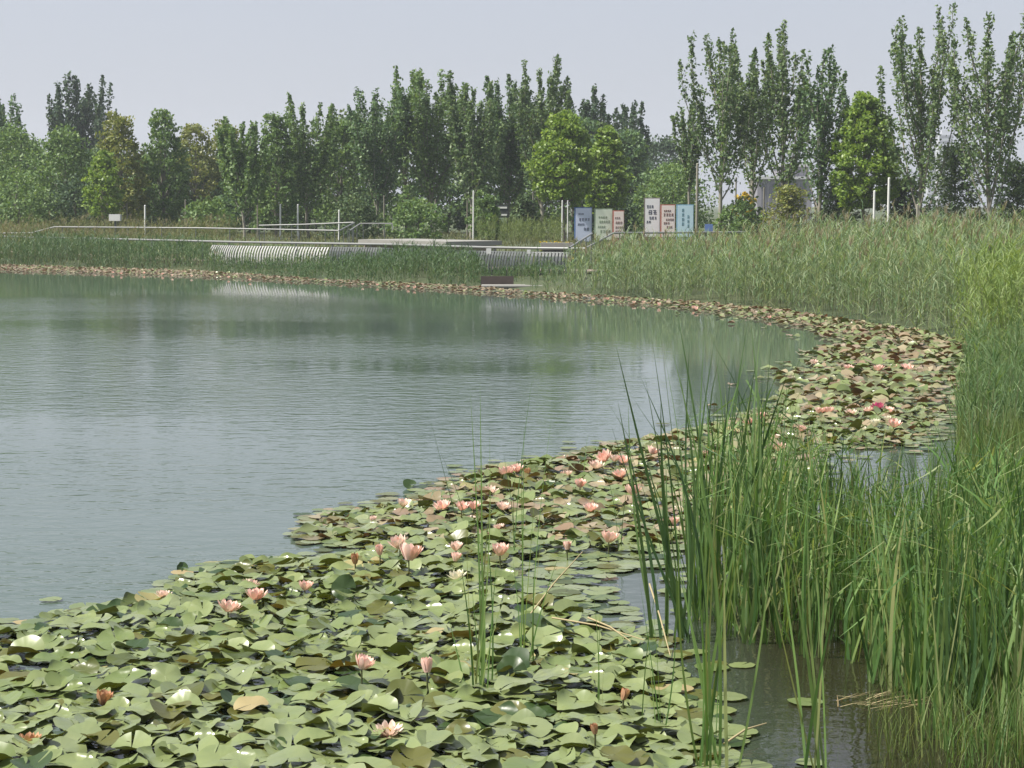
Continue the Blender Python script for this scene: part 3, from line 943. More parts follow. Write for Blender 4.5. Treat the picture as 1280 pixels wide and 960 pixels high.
V, Q = leaf_quads(RNG.uniform([-.75, -.4, .0], [.6, .4, .8], (900, 3)), .10, RNG, .6)
g.add(V, Q, 0)
link('leaves', g.mesh('leaves', M['mid']), flower_root)

# ------------------------------------------------------------------ information boards
def glyph_rows(rows, W, Hh, rng, rel):
    """rows of small character-like strokes: (x0, x1, y) in fractions of the face"""
    g = Geo()
    for x0, x1, y, s in rows:
        n = max(2, int(round((x1 - x0) * W / (s * Hh * .95))))
        for k in range(n):
            cx = (x0 + (x1 - x0) * (k + .5) / n - .5) * W
            cz = y * Hh
            c = (x1 - x0) * W / n * .43
            h = s * Hh * .5
            lay = 0.0
            for m in range(3):
                zz = cz + h * (-.85 + .8 * m) + rng.uniform(-.1, .1) * h
                g.box(cx - c * rng.uniform(.6, 1), cx + c * rng.uniform(.6, 1), rel - .006 - lay, rel - .002, zz - h * .15, zz + h * .15)
                lay += .0007
            for m in range(2):
                xx = cx + c * rng.uniform(-.7, .7)
                g.box(xx - c * .16, xx + c * .16, rel - .009 - lay, rel - .002, cz - h * rng.uniform(.5, 1), cz + h * rng.uniform(.5, 1))
                lay += .0007
    return g


def board(label, px0, px1, top, bottom, D, edge, face, ink, rows, turn=.0):
    a, b = at(px0, D, top), at(px1, D, bottom)
    W, Hh = (px1 - px0) * D / F, (bottom - top) * D / F
    x = (a[0] + b[0]) / 2
    gz = float(land_z(np.array([x, D])))
    root = thing('information_board', label, 'sign', (x, D, gz), 'information boards on the terrace', turn)
    zt = a[2] - gz
    g = Geo()
    g.box(-W / 2, W / 2, -.07, .07, -.05, zt)
    link('casing', g.mesh('casing', M[edge]), root)
    g = Geo()
    zb = max(.05, b[2] - gz)
    g.box(-W / 2 + .05, W / 2 - .03, -.085, -.072, zb, zt - .05)
    panel = link('panel', g.mesh('panel', M[face]), root)
    gg = glyph_rows(rows, W, zt - zb, np.random.default_rng(int(px0)), -.085)
    V = np.concatenate(gg.V)
    V[:, 2] += zb
    gg.V = [V]
    gg.Q = [np.concatenate(gg.Q)]
    gg.M = [np.concatenate(gg.M)]
    link('lettering', gg.mesh('lettering', M[ink]), panel)


board('tall pale blue board with dark lettering, leftmost of the boards', 718, 740, 259, 303, 105.6, 's_blue', 's_blueface', 'ink_navy',
      [(.18, .52, .80, .055), (.24, .86, .64, .085), (.16, .55, .50, .06), (.50, .82, .36, .085)], .12)
board('pale green board with faint lettering between the blue and red edged ones', 743, 765.5, 260.5, 300, 105.2, 's_green', 's_greenface', 'ink_green',
      [(.2, .7, .72, .07), (.25, .85, .58, .08), (.15, .6, .42, .07), (.3, .9, .28, .09)], .1)
board('red edged rose board with brown lettering right of the green one', 765.9, 780, 263, 297, 104.8, 's_red', 's_redface', 'ink_brown',
      [(.15, .65, .72, .07), (.2, .85, .55, .09), (.2, .9, .38, .08), (.2, .75, .22, .09)], .08)
board('tallest board, white with black lettering', 805, 825, 247, 296, 105.6, 's_grey', 's_whiteface', 'ink_navy',
      [(.14, .58, .77, .075), (.22, .82, .63, .11), (.30, .80, .48, .075), (.12, .42, .38, .06)], .05)
board('rose board with brown lettering right of the tallest board', 825.6, 844, 255.5, 296, 105.2, 's_red', 's_redface', 'ink_brown',
      [(.2, .7, .80, .055), (.18, .88, .68, .09), (.35, .9, .53, .07), (.2, .6, .42, .07), (.4, .8, .30, .07)], .03)
board('pale cyan board with upright teal lettering, rightmost of the boards', 845.5, 867, 255.5, 296, 104.8, 's_cyan', 's_cyanface', 'ink_cyan',
      [(.30, .44, .82, .10), (.30, .44, .68, .10), (.30, .44, .54, .10), (.30, .44, .40, .10), (.62, .74, .62, .10), (.62, .74, .48, .10), (.62, .74, .34, .10)], .0)
# dark kiosk, stakes, posts, small things between the trunks
x = at(628, 112, 300)
gz = float(land_z(x[:2]))
root = thing('notice_kiosk', 'dark notice kiosk with two white bars under the poplars', 'kiosk', (x[0], 112, gz))
s = 112 / F
zt = at(628, 112, 256)[2] - gz
g = Geo()
g.box(-7.5 * s, 7.5 * s, -.12, .12, .25, zt)
cab = link('cabinet', g.mesh('cabinet', M['dark_panel']), root)
g = Geo()
for x0 in (-6, 6):
    g.box(x0 * s - .05, x0 * s + .05, -.06, .06, -.05, .25)
link('leg', g.mesh('leg', M['dark_panel']), root)
for zz in (zt - 3.5 * s, zt - 12.5 * s):
    g = Geo()
    g.box(-5.8 * s, 5.8 * s, -.15, -.125, zz - 1.1 * s, zz + 1.1 * s)
    link('white_bar', g.mesh('white_bar', M['white_paint']), cab)
g = Geo()
g.box(-5.5 * s, 5.5 * s, -.15, -.125, zt - 26 * s, zt - 16 * s)
link('picture', g.mesh('picture', M['ink_green']), cab)


def stake(label, px, top, bottom, D, r, mat, cat='post', name='white_stake', group=None):
    r *= .75
    p, t = at(px, D, bottom), at(px, D, top)
    gz = min(p[2], float(land_z(p[:2])) - .02)
    lean = r * .4
    o = tag(link(name, None, None, (p[0], p[1], gz)), label, cat, group)
    g = Geo()
    h = t[2] - gz
    g.tube([(0, 0, 0), (lean * .5, 0, h * .5), (lean, 0, h)], [r, r * .95, r * .9], 8)
    link('shaft', g.mesh('shaft', M[mat], True), o)
    g = Geo()
    g.tube([(lean, 0, h - .001), (lean, 0, h + r * .5), (lean, 0, h + r * .7)], [r * .98, r * .7, .002], 8)
    link('cap', g.mesh('cap', M[mat], True), o)


stake('white stake with a white neighbour to its right, by the round bright tree', 1092, 239, 275, 93, .075, 'white_paint')
stake('taller white stake at the right edge of the round bright tree', 1110, 223, 268, 94, .085, 'white_paint')
stake('stubby pale stake under the tall poplar with the stray whip', 1146, 256, 276, 91, .075, 'bark_pale')
stake('tall thin pale pole rising behind the cyan board', 870.5, 205, 296, 106, .09, 'bark_pale', name='pale_pole')
stake('white prop on the left of the trunk beside the blue board', 702.5, 251, 290, 104, .05, 'white_paint')
stake('white prop on the right of the trunk beside the blue board', 709.4, 251, 286, 104.3, .04, 'white_paint')
stake('white stake left of the pale stems behind the platform', 591.5, 239, 296, 106, .055, 'white_paint')
stake('short white stake above the higher back handrail', 350, 256, 272, 112, .07, 'white_paint')
stake('short white stake right of the one above the higher back handrail', 372, 256, 273, 112, .07, 'white_paint')
stake('short white stake above the sloping handrails in the left half', 423.5, 263, 278, 110, .06, 'white_paint')
stake('short white stake right of the small white box', 181, 257, 275, 112, .07, 'white_paint')
# pale thin trunks glimpsed under the crowns
for i, (px, top, D) in enumerate(((584, 235, 115), (480, 245, 116), (544, 250, 114), (666, 235, 113), (232, 250, 112), (322, 250, 115), (159, 255, 114), (1018, 250, 99), (919, 222, 103), (954, 235, 100))):
    stake('slender pale young trunk showing below the crowns', px, top, 298, D, .055, 'bark', 'trunk', 'young_trunk', 'young trunks below the crowns')
p = at(144, 100, 272)
o = thing('white_box', 'small white box standing in the grasses on the left', 'box', (p[0], p[1], float(land_z(p[:2]))))
g = Geo()
zz = p[2] - float(land_z(p[:2]))
g.box(-.27, .27, -.2, .2, zz - .16, zz + .16)
link('case', g.mesh('case', M['white_paint']), o)
g = Geo()
g.box(-.05, .05, -.05, .05, -.05, zz - .161)
link('stand', g.mesh('stand', M['rail_grey']), o)
p = at(886, 104, 285)
o = thing('blue_notice', 'small blue notice low beside the pale stem right of the boards', 'sign', (p[0], p[1], float(land_z(p[:2]))))
zz = p[2] - float(land_z(p[:2]))
g = Geo()
g.box(-.2, .2, -.03, .03, zz - .2, zz + .2)
link('plate', g.mesh('plate', M['blue_cloth']), o)
g = Geo()
g.box(-.03, .03, .031, .07, -.05, zz)
link('stand', g.mesh('stand', M['rail_grey']), o)

# ------------------------------------------------------------------ buildings far behind
D = 250
s = D / F
x0, x1 = at(946, D, 300)[0], at(1014, D, 300)[0]
root = thing('pavilion', 'low grey building with white roof edges seen between the right hand poplars', 'building', ((x0 + x1) / 2, D, .6))
zl, zu = at(970, D, 224)[2] - .6, at(970, D, 208)[2] - .6
hw = (x1 - x0) / 2
g = Geo()
g.box(-hw, hw, 0, 9, -.2, zl)
link('wall', g.mesh('wall', M['build_wall']), root)
g = Geo()
g.box(-hw * .1, hw - .2, 1.5, 8, zl + .35, zu)
link('upper_wall', g.mesh('upper_wall', M['build_wall']), root)
g = Geo()
g.box(-hw - .3, hw + .3, -.5, 9.3, zl + .003, zl + .34)
link('roof', g.mesh('roof', M['build_roof']), root)
g = Geo()
g.box(-hw * .1 - .3, hw + .1, 1.0, 8.3, zu + .003, zu + .32)
link('roof', g.mesh('roof', M['build_roof']), root)
for k in range(6):
    g = Geo()
    xx = -hw + .5 + k * (2 * hw - 1) / 6
    g.box(xx, xx + (2 * hw - 1) / 6 - .25, -.04, .02, 1.0, zl - .5)
    link('window', g.mesh('window', M['glass']), root)


def tower(label, px0, px1, top, D, floors):
    a, b = at(px0, D, top), at(px1, D, top)
    w = b[0] - a[0]
    root = thing('tower_block', label, 'building', ((a[0] + b[0]) / 2, D, .3))
    h = a[2] - .3
    g = Geo()
    g.box(-w / 2, w / 2, 0, w * 1.2, -.3, h)
    link('wall', g.mesh('wall', M['tower']), root)
    g = Geo()
    fh = h / floors
    for k in range(floors):
        g.box(-w / 2 + .4, w / 2 - .4, -.12, .05, k * fh + fh * .35, k * fh + fh * .8)
    link('window_band', g.mesh('window_band', M['glass']), root)
    g = Geo()
    g.box(-w / 4, w / 4, w * .3, w * .8, h + .003, h + fh * .8)
    link('roof_house', g.mesh('roof_house', M['tower']), root)


tower('pale hazy tower block, the highest on the right skyline', 1174, 1192, 168, 1250, 14)
tower('pale hazy tower block left of the highest one', 1161, 1173, 186, 1300, 12)
tower('low broad hazy tower block behind the taller white stake', 1111, 1134, 214, 1150, 7)

# ------------------------------------------------------------------ water lilies
lily_px = [(-80, 798), (0, 785), (70, 766), (180, 744), (212, 718), (290, 701), (400, 697), (432, 690), (345, 672), (372, 655), (395, 640), (505, 628), (530, 606), (560, 598), (640, 578), (700, 572),
           (745, 557), (800, 549), (880, 532), (945, 512), (985, 486), (975, 468), (1005, 455), (1000, 442), (1046, 432), (1010, 412), (965, 404), (900, 393), (820, 383), (740, 377), (600, 367), (500, 360), (380, 353), (230, 345.5), (0, 339), (-60, 336),
           (-60, 331), (0, 332.5), (260, 340.5), (420, 351.5), (600, 360), (700, 368.5), (800, 374.5), (900, 381.5), (980, 388.5), (1060, 400.5), (1130, 411.5), (1212, 428),
           (1208, 470), (1200, 510), (1180, 545), (1150, 560), (1045, 562), (1030, 600), (1010, 640), (900, 665), (836, 700), (838, 780), (862, 850), (925, 920), (940, 1010), (-80, 1010)]
LILY = np.array([U(*p)[:2] for p in lily_px])
pool = np.array([U(*p)[:2] for p in [(765, 726), (800, 716), (845, 718), (850, 775), (800, 772), (770, 752)]])
flat_zone = np.array([U(*p)[:2] for p in [(640, 700), (760, 690), (850, 700), (860, 800), (760, 790), (640, 745)]])


def pad_shape(rng, seg=44, rings=(.03, .36, .70, .88, 1.0), kind='wavy'):
    th = np.linspace(.10, 2 * PI - .10, seg + 1)
    r = np.array(rings)[:, None]
    R = r * (1 + .06 * np.sin(2 * th + rng.uniform(0, 6)) + .05 * np.sin(3 * th + rng.uniform(0, 6)) + .025 * np.sin(7 * th + rng.uniform(0, 6)))[None]
    wav = {'flat': .015, 'wavy': .13, 'curl': .12, 'fold': .09}[kind]
    z = wav * r ** 2 * np.sin(2 * th + rng.uniform(0, 6)) + wav * .55 * r ** 3 * np.sin(rng.integers(3, 6) * th + rng.uniform(0, 6))
    z = z - {'flat': 0, 'wavy': .06, 'curl': .0, 'fold': 0}[kind] * (1 - r) ** 2
    if seg > 30:                                         # faint ridges along the veins
        z = z - .020 * np.clip(r - .1, 0, 1) * np.abs(np.cos(6.5 * th)) ** 6
    if kind == 'curl':                                   # one side of the rim rolls up
        a = rng.uniform(0, 2 * PI)
        win = np.clip(np.cos(th - a), 0, 1) ** 1.5
        z = z + .46 * np.clip(r - .40, 0, 1) ** 1.4 * win * 1.5
        R = R * (1 - .30 * np.clip(r - .5, 0, 1) * win * 1.5)
    if kind == 'fold':                                   # folded about a mid line like a half shut book
        a = rng.uniform(0, PI)
        z = z + .55 * np.abs(R * np.sin(th - a)) ** 1.3
    V = np.stack([R * np.cos(th), R * np.sin(th), np.broadcast_to(z, R.shape)], -1)
    n = seg + 1
    i, j = np.meshgrid(np.arange(len(rings) - 1), np.arange(seg), indexing='ij')
    Q = np.stack([i * n + j, (i + 1) * n + j, (i + 1) * n + j + 1, i * n + j + 1], -1).reshape(-1, 4)
    return V.reshape(-1, 3), Q


def rot_mats(yaw, tx, ty):
    cy, sy = np.cos(yaw), np.sin(yaw)
    cx, sx = np.cos(tx), np.sin(tx)
    cz, sz = np.cos(ty), np.sin(ty)
    o, z = np.ones_like(yaw), np.zeros_like(yaw)
    Rz = np.array([[cy, -sy, z], [sy, cy, z], [z, z, o]]).transpose(2, 0, 1)
    Rx = np.array([[o, z, z], [z, cx, -sx], [z, sx, cx]]).transpose(2, 0, 1)
    Ry = np.array([[cz, z, sz], [z, o, z], [-sz, z, cz]]).transpose(2, 0, 1)
    return Ry @ Rx @ Rz                                  # same order as a Blender XYZ euler applied after the yaw


rl = np.random.default_rng(5)


def scatter(lo, hi, s):
    nx, ny = int((hi[0] - lo[0]) / s), int((hi[1] - lo[1]) / s)
    i, j = np.meshgrid(np.arange(nx), np.arange(ny), indexing='ij')
    P = np.stack([lo[0] + (i + .5 * (j % 2)) * s, lo[1] + j * s], -1).reshape(-1, 2)
    return P + rl.uniform(-.42, .42, P.shape) * s


def view_mask(P, m=40):
    X, Y = project(np.column_stack([P, np.zeros(len(P))]))
    return (X > -m) & (X < 1280 + m) & (Y < 960 + 2.5 * m) & (P[:, 1] > 5)


near = scatter((-6, 8.2), (8, 26), .116)
near = near[inside(near, LILY) & ~inside(near, pool) & view_mask(near)]
far = scatter((-27, 26), (12, 92), .165)
far = far[inside(far, LILY) & view_mask(far)]

stray = scatter((-6, 8.2), (8, 26), .15)
stray = stray[~inside(stray, LILY) & inside(stray, SH) & view_mask(stray)]
sd_ = dist_poly(stray, LILY)
lane = .5 + .5 * np.sin(stray[:, 1] * 2.3 + 1.5 * np.sin(stray[:, 0] * 1.7))
stray = stray[(rl.uniform(0, 1, len(stray)) < .62 * np.exp(-sd_ / .17) * (.25 + .75 * lane)) & (sd_ < .5)]
near = np.concatenate([near, stray])
edge_n = np.where(inside(near, LILY), dist_poly(near, LILY), 0)
edge_n = np.minimum(edge_n, dist_poly(near, pool))
inflat = inside(near, flat_zone)
calm = np.clip(edge_n / .55, 0, 1)
calm = np.where(inflat, np.minimum(calm, .15), calm)
keepn = rl.uniform(0, 1, len(near)) < np.where(calm < .2, .72, 1.0)
near, calm = near[keepn], calm[keepn]
N = len(near)
R_n = rl.uniform(.064, .108, N) * np.interp(near[:, 1], [9, 14, 26], [1.06, 1.0, .95])
yaw = rl.uniform(0, 2 * PI, N)
tx = rl.normal(.03, .075, N) * calm
ty = rl.normal(0, .08, N) * calm
steep = (rl.uniform(0, 1, N) < .045) & (calm > .8)
tx[steep] += rl.choice([-1, 1], steep.sum(), p=[.35, .65]) * rl.uniform(.2, .6, steep.sum())
zz = .012 + rl.uniform(0, 1, N) ** 1.3 * .06 * calm + np.abs(tx) * R_n * .75 + rl.uniform(0, .004, N)
kinds = np.where(calm < .35, 0, rl.choice([1, 2, 3], N, p=[.52, .36, .12]))
NV = 6
shapes = {(k, v): pad_shape(rl, kind=['flat', 'wavy', 'curl', 'fold'][k]) for k in range(4) for v in range(NV)}
variant = rl.integers(0, NV, N)
matn = rl.choice(5, N, p=[.56, .30, .085, .045, .01])
matn = np.where((rl.uniform(0, 1, N) < .35) & (near[:, 1] > 15.5), 5, matn)
MATN = ['pad', 'pad_gloss', 'pad_olive', 'pad_dark', 'pad_yellow', 'pad_mix']
RM = rot_mats(yaw, tx, ty)

# ------------------------------------------------------------------ lily flowers first, so that pads can be told apart by them
def flower_mesh(rng, size, openness, mat, whorls=((9, .30, 1.0), (8, .62, .95), (7, 1.0, .82))):
    """cupped petals in whorls; openness 1 = wide, 0 = shut bud"""
    g = Geo()
    L = size * .56
    for wn, (n, e, ls) in enumerate(whorls):
        el = e * openness * 0 + (PI / 2 - (1 - e * .72) * (PI / 2) * (.06 + .94 * openness))
        for k in range(n):
            az = 2 * PI * (k + .5 * wn) / n + rng.uniform(-.1, .1)
            ee = min(1.5, el + rng.uniform(-.12, .12))
            t = np.array([0, .3, .62, .85, 1.0])
            hw = L * np.array([.06, .17, .20, .13, .015]) * ls
            ang = ee + (t - .4) * .55 * (.4 + .6 * openness)      # petals curve inwards to the tip
            dr, dz = np.cos(ang), np.sin(ang)
            ds = np.diff(t, prepend=0) * L * ls
            rr = .012 * size / .11 + np.cumsum(dr * ds)
            hz = np.cumsum(dz * ds)
            sx, cx = math.sin(az), math.cos(az)
            mid = np.column_stack([rr * cx, rr * sx, hz - .12 * hw])
            side = np.array([-sx, cx, 0])
            up = np.array([0, 0, 1.0])
            V = np.stack([mid - side * hw[:, None] + up * hw[:, None] * .3, mid, mid + side * hw[:, None] + up * hw[:, None] * .3], 1).reshape(-1, 3)
            Q = []
            for i in range(4):
                for j in range(2):
                    Q.append((i * 3 + j, i * 3 + j + 1, (i + 1) * 3 + j + 1, (i + 1) * 3 + j))
            g.add(V, Q)
    return g.mesh('petals', mat, True)


def stamen_mesh(rng, size):
    g = Geo()
    n = 26
    a = rng.uniform(0, 2 * PI, n)
    r = rng.uniform(0, .11, n) * size
    b = np.column_stack([r * np.cos(a), r * np.sin(a), np.full(n, .02 * size)])
    tp = b + np.column_stack([np.cos(a) * .05 * size, np.sin(a) * .05 * size, np.full(n, .22 * size)])
    V, Q = blades(b, tp, np.full(n, .04 * size), rng, 2, .1)
    g.add(V, Q)
    return g.mesh('stamens', M['stamen'])


FLOWERS = [
    # px, py, width px, openness, petals, height of the base above water, label
    (285, 758, 25, .75, 'petal', .10, 'salmon pink water lily open wide, nearest to the left edge of open water'),
    (320, 743, 23, .70, 'petal', .10, 'salmon pink water lily just right of the wide open left one'),
    (204, 741, 17, .80, 'petal_pale', .05, 'small pale water lily at the left lip of the lily bed'),
    (313, 727, 18, .90, 'petal_pale', .05, 'half hidden pale water lily behind the left pair'),
    (381, 731, 17, .60, 'petal', .06, 'peach water lily alone among pads right of the left pair'),
    (452, 828, 23, .50, 'petal', .15, 'rosy water lily half open on a tall dark stalk in the foreground'),
    (534, 832, 13, .12, 'petal', .15, 'closed salmon bud on a stalk in the foreground'),
    (511, 694, 27, .42, 'petal', .16, 'largest pink water lily, cup shaped, in the middle of the bed'),
    (500, 679, 20, .45, 'petal_pale', .14, 'pale pink water lily touching the largest one from behind'),
    (475, 687, 9, .10, 'petal', .12, 'narrow pink bud left of the largest water lily'),
    (444, 698, 9, .08, 'petal_dry', .12, 'thin reddish bud standing near the small water inlet'),
    (570, 682, 15, .55, 'petal_pale', .10, 'pale pink water lily above its twin beside the thin blades'),
    (569, 695, 13, .35, 'petal', .10, 'pink half shut water lily below its paler twin'),
    (572, 718, 19, .75, 'petal_white', .05, 'cream white water lily below the pink twins'),
    (625, 688, 20, .50, 'petal', .12, 'pink water lily crossed by a reed stem'),
    (553, 632, 18, .75, 'petal', .06, 'pink water lily left of the touching pair'),
    (577, 632, 14, .55, 'petal', .09, 'left bloom of the touching salmon pair'),
    (592, 631, 14, .55, 'petal', .09, 'right bloom of the touching salmon pair'),
    (504, 628, 14, .55, 'petal_pale', .08, 'pink water lily alone at the outer lip of the bed'),
    (466, 647, 9, .3, 'petal_pale', .06, 'tiny cream pink bloom on the olive pads of the outer lip'),
    (628, 632, 15, .65, 'petal_pale', .07, 'pale bloom right of the touching salmon pair'),
    (634, 590, 19, .65, 'petal', .09, 'pink water lily at the far lip left of two thin stems'),
    (646, 585, 14, .6, 'petal', .10, 'smaller pink bloom leaning on the far lip water lily'),
    (612, 613, 18, .95, 'petal_pale', .03, 'flat faded bloom floating behind the touching pair'),
    (660, 589, 10, .3, 'petal_dry', .08, 'reddish bud beside the far lip bloom'),
    (624, 656, 12, .8, 'petal_pale', .05, 'small flat pale bloom between stems in the middle'),
    (709, 681, 12, .25, 'petal', .10, 'dull pink bud right of centre of the bed'),
    (761, 672, 20, .55, 'petal', .10, 'salmon water lily left of the tall cattails'),
    (738, 634, 16, .7, 'petal', .07, 'peach bloom half sunk between pads left of the cattails'),
    (791, 613, 18, .65, 'petal', .09, 'salmon bloom beside the foremost cattail blades'),
    (725, 604, 14, .5, 'petal', .10, 'pink cup shaped bloom below the group of four'),
    (708, 591, 13, .75, 'petal_pale', .06, 'dim pale bloom left of the pink cup'),
    (776, 592, 16, .7, 'petal', .07, 'orange pink bloom right of the pink cup'),
    (745, 581, 16, .7, 'petal_pale', .09, 'front bloom of the cluster at the far lip'),
    (757, 571, 17, .6, 'petal', .10, 'left rear bloom of the cluster at the far lip'),
    (769, 572, 12, .6, 'petal_pale', .10, 'middle rear bloom of the cluster at the far lip'),
    (779, 574, 13, .65, 'petal', .09, 'right rear bloom of the cluster at the far lip'),
    (814, 563, 14, .6, 'petal', .10, 'salmon bloom seen through the cattail blades'),
    (486, 910, 28, .95, 'petal_pale', .02, 'fallen open pale bloom lying on pads at the bottom'),
    (128, 872, 21, .35, 'petal_dry', .05, 'brown withered bloom curled on the left foreground pads'),
    (36, 924, 30, .9, 'petal_dry', .015, 'flat russet withered bloom near the bottom left corner'),
    (779, 866, 10, .1, 'petal_dry', .10, 'small brown bud among the thin stems in the foreground'),
    (744, 908, 9, .1, 'petal_dry', .12, 'thin tan bud on the right foreground pads'),
    (843, 650, 12, .4, 'petal', .09, 'pink bloom hidden low inside the cattails'),
    (886, 566, 13, .65, 'petal', .08, 'peach bloom behind the cattails left of the small pool'),
    (936, 527, 13, .6, 'petal', .09, 'pink bloom at the near left of the far lily bed'),
    (952, 519, 11, .6, 'petal', .09, 'pink bloom behind and right of the near left far bloom'),
    (975, 559, 13, .6, 'petal', .08, 'orange pink bloom in front of the small pool'),
    (1001, 535, 11, .6, 'petal', .08, 'salmon bloom between the cattail tips and the magenta bloom'),
    (1024, 513, 12, .65, 'petal', .08, 'left of two touching blooms near the magenta bloom'),
    (1036, 513, 13, .65, 'petal', .08, 'right of two touching blooms near the magenta bloom'),
    (1064, 516, 14, .85, 'petal_pale', .06, 'cream pink bloom between the touching blooms and the magenta one'),
    (1097, 508, 14, .8, 'petal_magenta', .09, 'only magenta water lily, in the far lily bed'),
    (1086, 511, 12, .9, 'petal_pale', .05, 'pale bloom touching the left of the magenta bloom'),
    (1110, 512, 13, .9, 'petal', .05, 'pink bloom touching the right of the magenta bloom'),
    (1117, 530, 15, .6, 'petal', .09, 'salmon bloom in front of the magenta bloom'),
    (1094, 529, 12, .45, 'petal_white', .08, 'lower cream bloom in front of the magenta bloom'),
    (1110, 523, 9, .45, 'petal_white', .08, 'upper small cream bloom close to the magenta bloom'),
    (1060, 460, 11, .65, 'petal', .08, 'salmon bloom left of the row of three'),
    (1098, 461, 12, .65, 'petal', .08, 'left bloom of the row of three in the far bed'),
    (1117, 461, 12, .7, 'petal', .07, 'middle bloom of the row of three in the far bed'),
    (1133, 461, 14, .7, 'petal', .08, 'right bloom of the row of three in the far bed'),
    (1049, 486, 13, .8, 'petal', .05, 'dull pink bloom between the magenta bloom and the row of three'),
    (1017, 452, 9, .7, 'petal_pale', .06, 'pale bloom at the left tip of the far bed'),
    (1078, 440, 8, .7, 'petal_pale', .06, 'tiny pale bloom behind the row of three'),
]
flower_pts = []
for i, (px, py, w, op, mt, zb, lab) in enumerate(FLOWERS):
    rng = np.random.default_rng(500 + i)
    cup = .035
    p = U(px, py, zb + cup)
    sc = F / math.hypot(p[1], H_CAM)
    size = 1.18 * w / sc / (.62 + .38 * op)
    if op < .2:
        size *= 1.45
    root = thing('water_lily', lab, 'water lily', (p[0], p[1], 0), 'water lily blooms')
    flower_pts.append((px, py, p[0], p[1], lab, w))
    ti = rng.normal(0, .16, 2)
    o = link('petals', flower_mesh(rng, size, op, M[mt]), root, (0, 0, zb), (ti[0] + .1, ti[1], rng.uniform(0, 6)))
    if op > .4 and mt != 'petal_dry':
        link('stamens', stamen_mesh(rng, size), root, (0, 0, zb + .004), (ti[0], ti[1], 0))
    g = Geo()
    g.tube([(.02 * rng.normal(), .02 * rng.normal(), -.12), (0, 0, zb * .5), (0, 0, zb + .006)], .0055, 6)
    link('stalk', g.mesh('stalk', M['stalk'], True), root)
rngf = np.random.default_rng(77)
for i in range(26):
    px = rngf.uniform(30, 1000)
    sx = np.interp(px, [0, 230, 380, 500, 600, 740, 900, 1000], [335.5, 343, 352, 357, 363, 372, 387, 400]) + rngf.uniform(-1, 1.5)
    p = U(px, sx, .08)
    g = flower_mesh(rngf, .13, .7, M['petal' if i % 3 else 'petal_pale'], ((8, .4, 1.0), (6, .8, .9)))
    tag(link('water_lily', g, None, (p[0], p[1], .05)), 'tiny pink bloom on the strip of lilies along the far bank', 'water lily', 'tiny blooms along the far bank')

# pads: the 300 nearest are things, the rest one mass
def place(i):
    V, Q = shapes[(kinds[i], variant[i])]
    V = (V * R_n[i]) @ RM[i].T + np.array([near[i, 0], near[i, 1], zz[i]])
    return V, Q


pxn, pyn = project(np.column_stack([near, zz]))
vis = (pxn > 2) & (pxn < 1278) & (pyn < 957) & (pyn > 500)
order = np.argsort(near[:, 1] + np.where(vis, 0, 1000))
single = order[:300]
names = {0: 'lily pad floating flat on the water', 1: 'wavy green lily pad', 2: 'green lily pad with one rim rolled up', 3: 'green lily pad folded along its middle'}
short = {}
for px, py, X, Y, lab, w in flower_pts:
    if pyn[single].min() - 5 < py:
        short[lab] = (px, py)
labels = {}
NICK = {'salmon pink water lily open wide, nearest to the left edge of open water': 'the wide open salmon bloom at left',
        'rosy water lily half open on a tall dark stalk in the foreground': 'the rosy bloom on a tall stalk',
        'closed salmon bud on a stalk in the foreground': 'the closed salmon bud on a stalk',
        'fallen open pale bloom lying on pads at the bottom': 'the fallen pale bloom at the bottom',
        'brown withered bloom curled on the left foreground pads': 'the brown withered bloom',
        'flat russet withered bloom near the bottom left corner': 'the flat russet bloom',
        'small brown bud among the thin stems in the foreground': 'the small brown bud by thin stems',
        'thin tan bud on the right foreground pads': 'the thin tan bud on the right'}
for lab, nick in NICK.items():
    px, py = [(f[0], f[1]) for f in flower_pts if f[4] == lab][0]
    for dx, dy, words in ((-48, 4, 'left of'), (48, 4, 'right of'), (0, 30, 'in front of'), (0, -22, 'behind'), (-55, 30, 'in front and left of'), (55, 30, 'in front and right of')):
        d = np.hypot(pxn[single] - px - dx, (pyn[single] - py - 18 - dy) * 2.2)
        for k in np.argsort(d)[:6]:
            if single[k] not in labels and d[k] < 60:
                labels[single[k]] = words + ' ' + nick
                break
mesh_cache = {}
col_word = {0: '', 1: 'glossy ', 2: 'olive ', 3: 'dark ', 4: 'yellowing ', 5: 'mottled '}
for i in single:
    key = (kinds[i], variant[i], matn[i])
    if key not in mesh_cache:
        V, Q = shapes[key[:2]]
        mesh_cache[key] = Geo().add(V, Q).mesh('lily_pad', M[MATN[key[2]]], True)
    o = bpy.data.objects.new('lily_pad', mesh_cache[key])
    COL.objects.link(o)
    from mathutils import Matrix
    mm = Matrix([[float(RM[i][a][b]) * float(R_n[i]) for b in range(3)] + [float((near[i, 0], near[i, 1], zz[i])[a])] for a in range(3)] + [[0, 0, 0, 1]])
    o.matrix_world = mm
    base = col_word[matn[i]] + names[kinds[i]] if matn[i] not in (2, 3, 4) else col_word[matn[i]] + names[kinds[i]].replace('green ', '')
    if i in labels:
        lab = col_word[matn[i]] + 'lily pad just ' + labels[i]
    else:
        lab = base + ' among the crowded foreground pads'
    tag(o, lab, 'lily pad', 'crowded lily pads in the foreground')
rest = np.setdiff1d(np.arange(N), single)
g = Geo()
for i in rest:
    V, Q = place(i)
    g.add(V, Q, int(matn[i]))
tag(link('lily_pads', g.mesh('lily_pads', [M[m] for m in MATN], True)), 'crowded green lily pads covering the near bay', 'lily pads', kind='stuff')

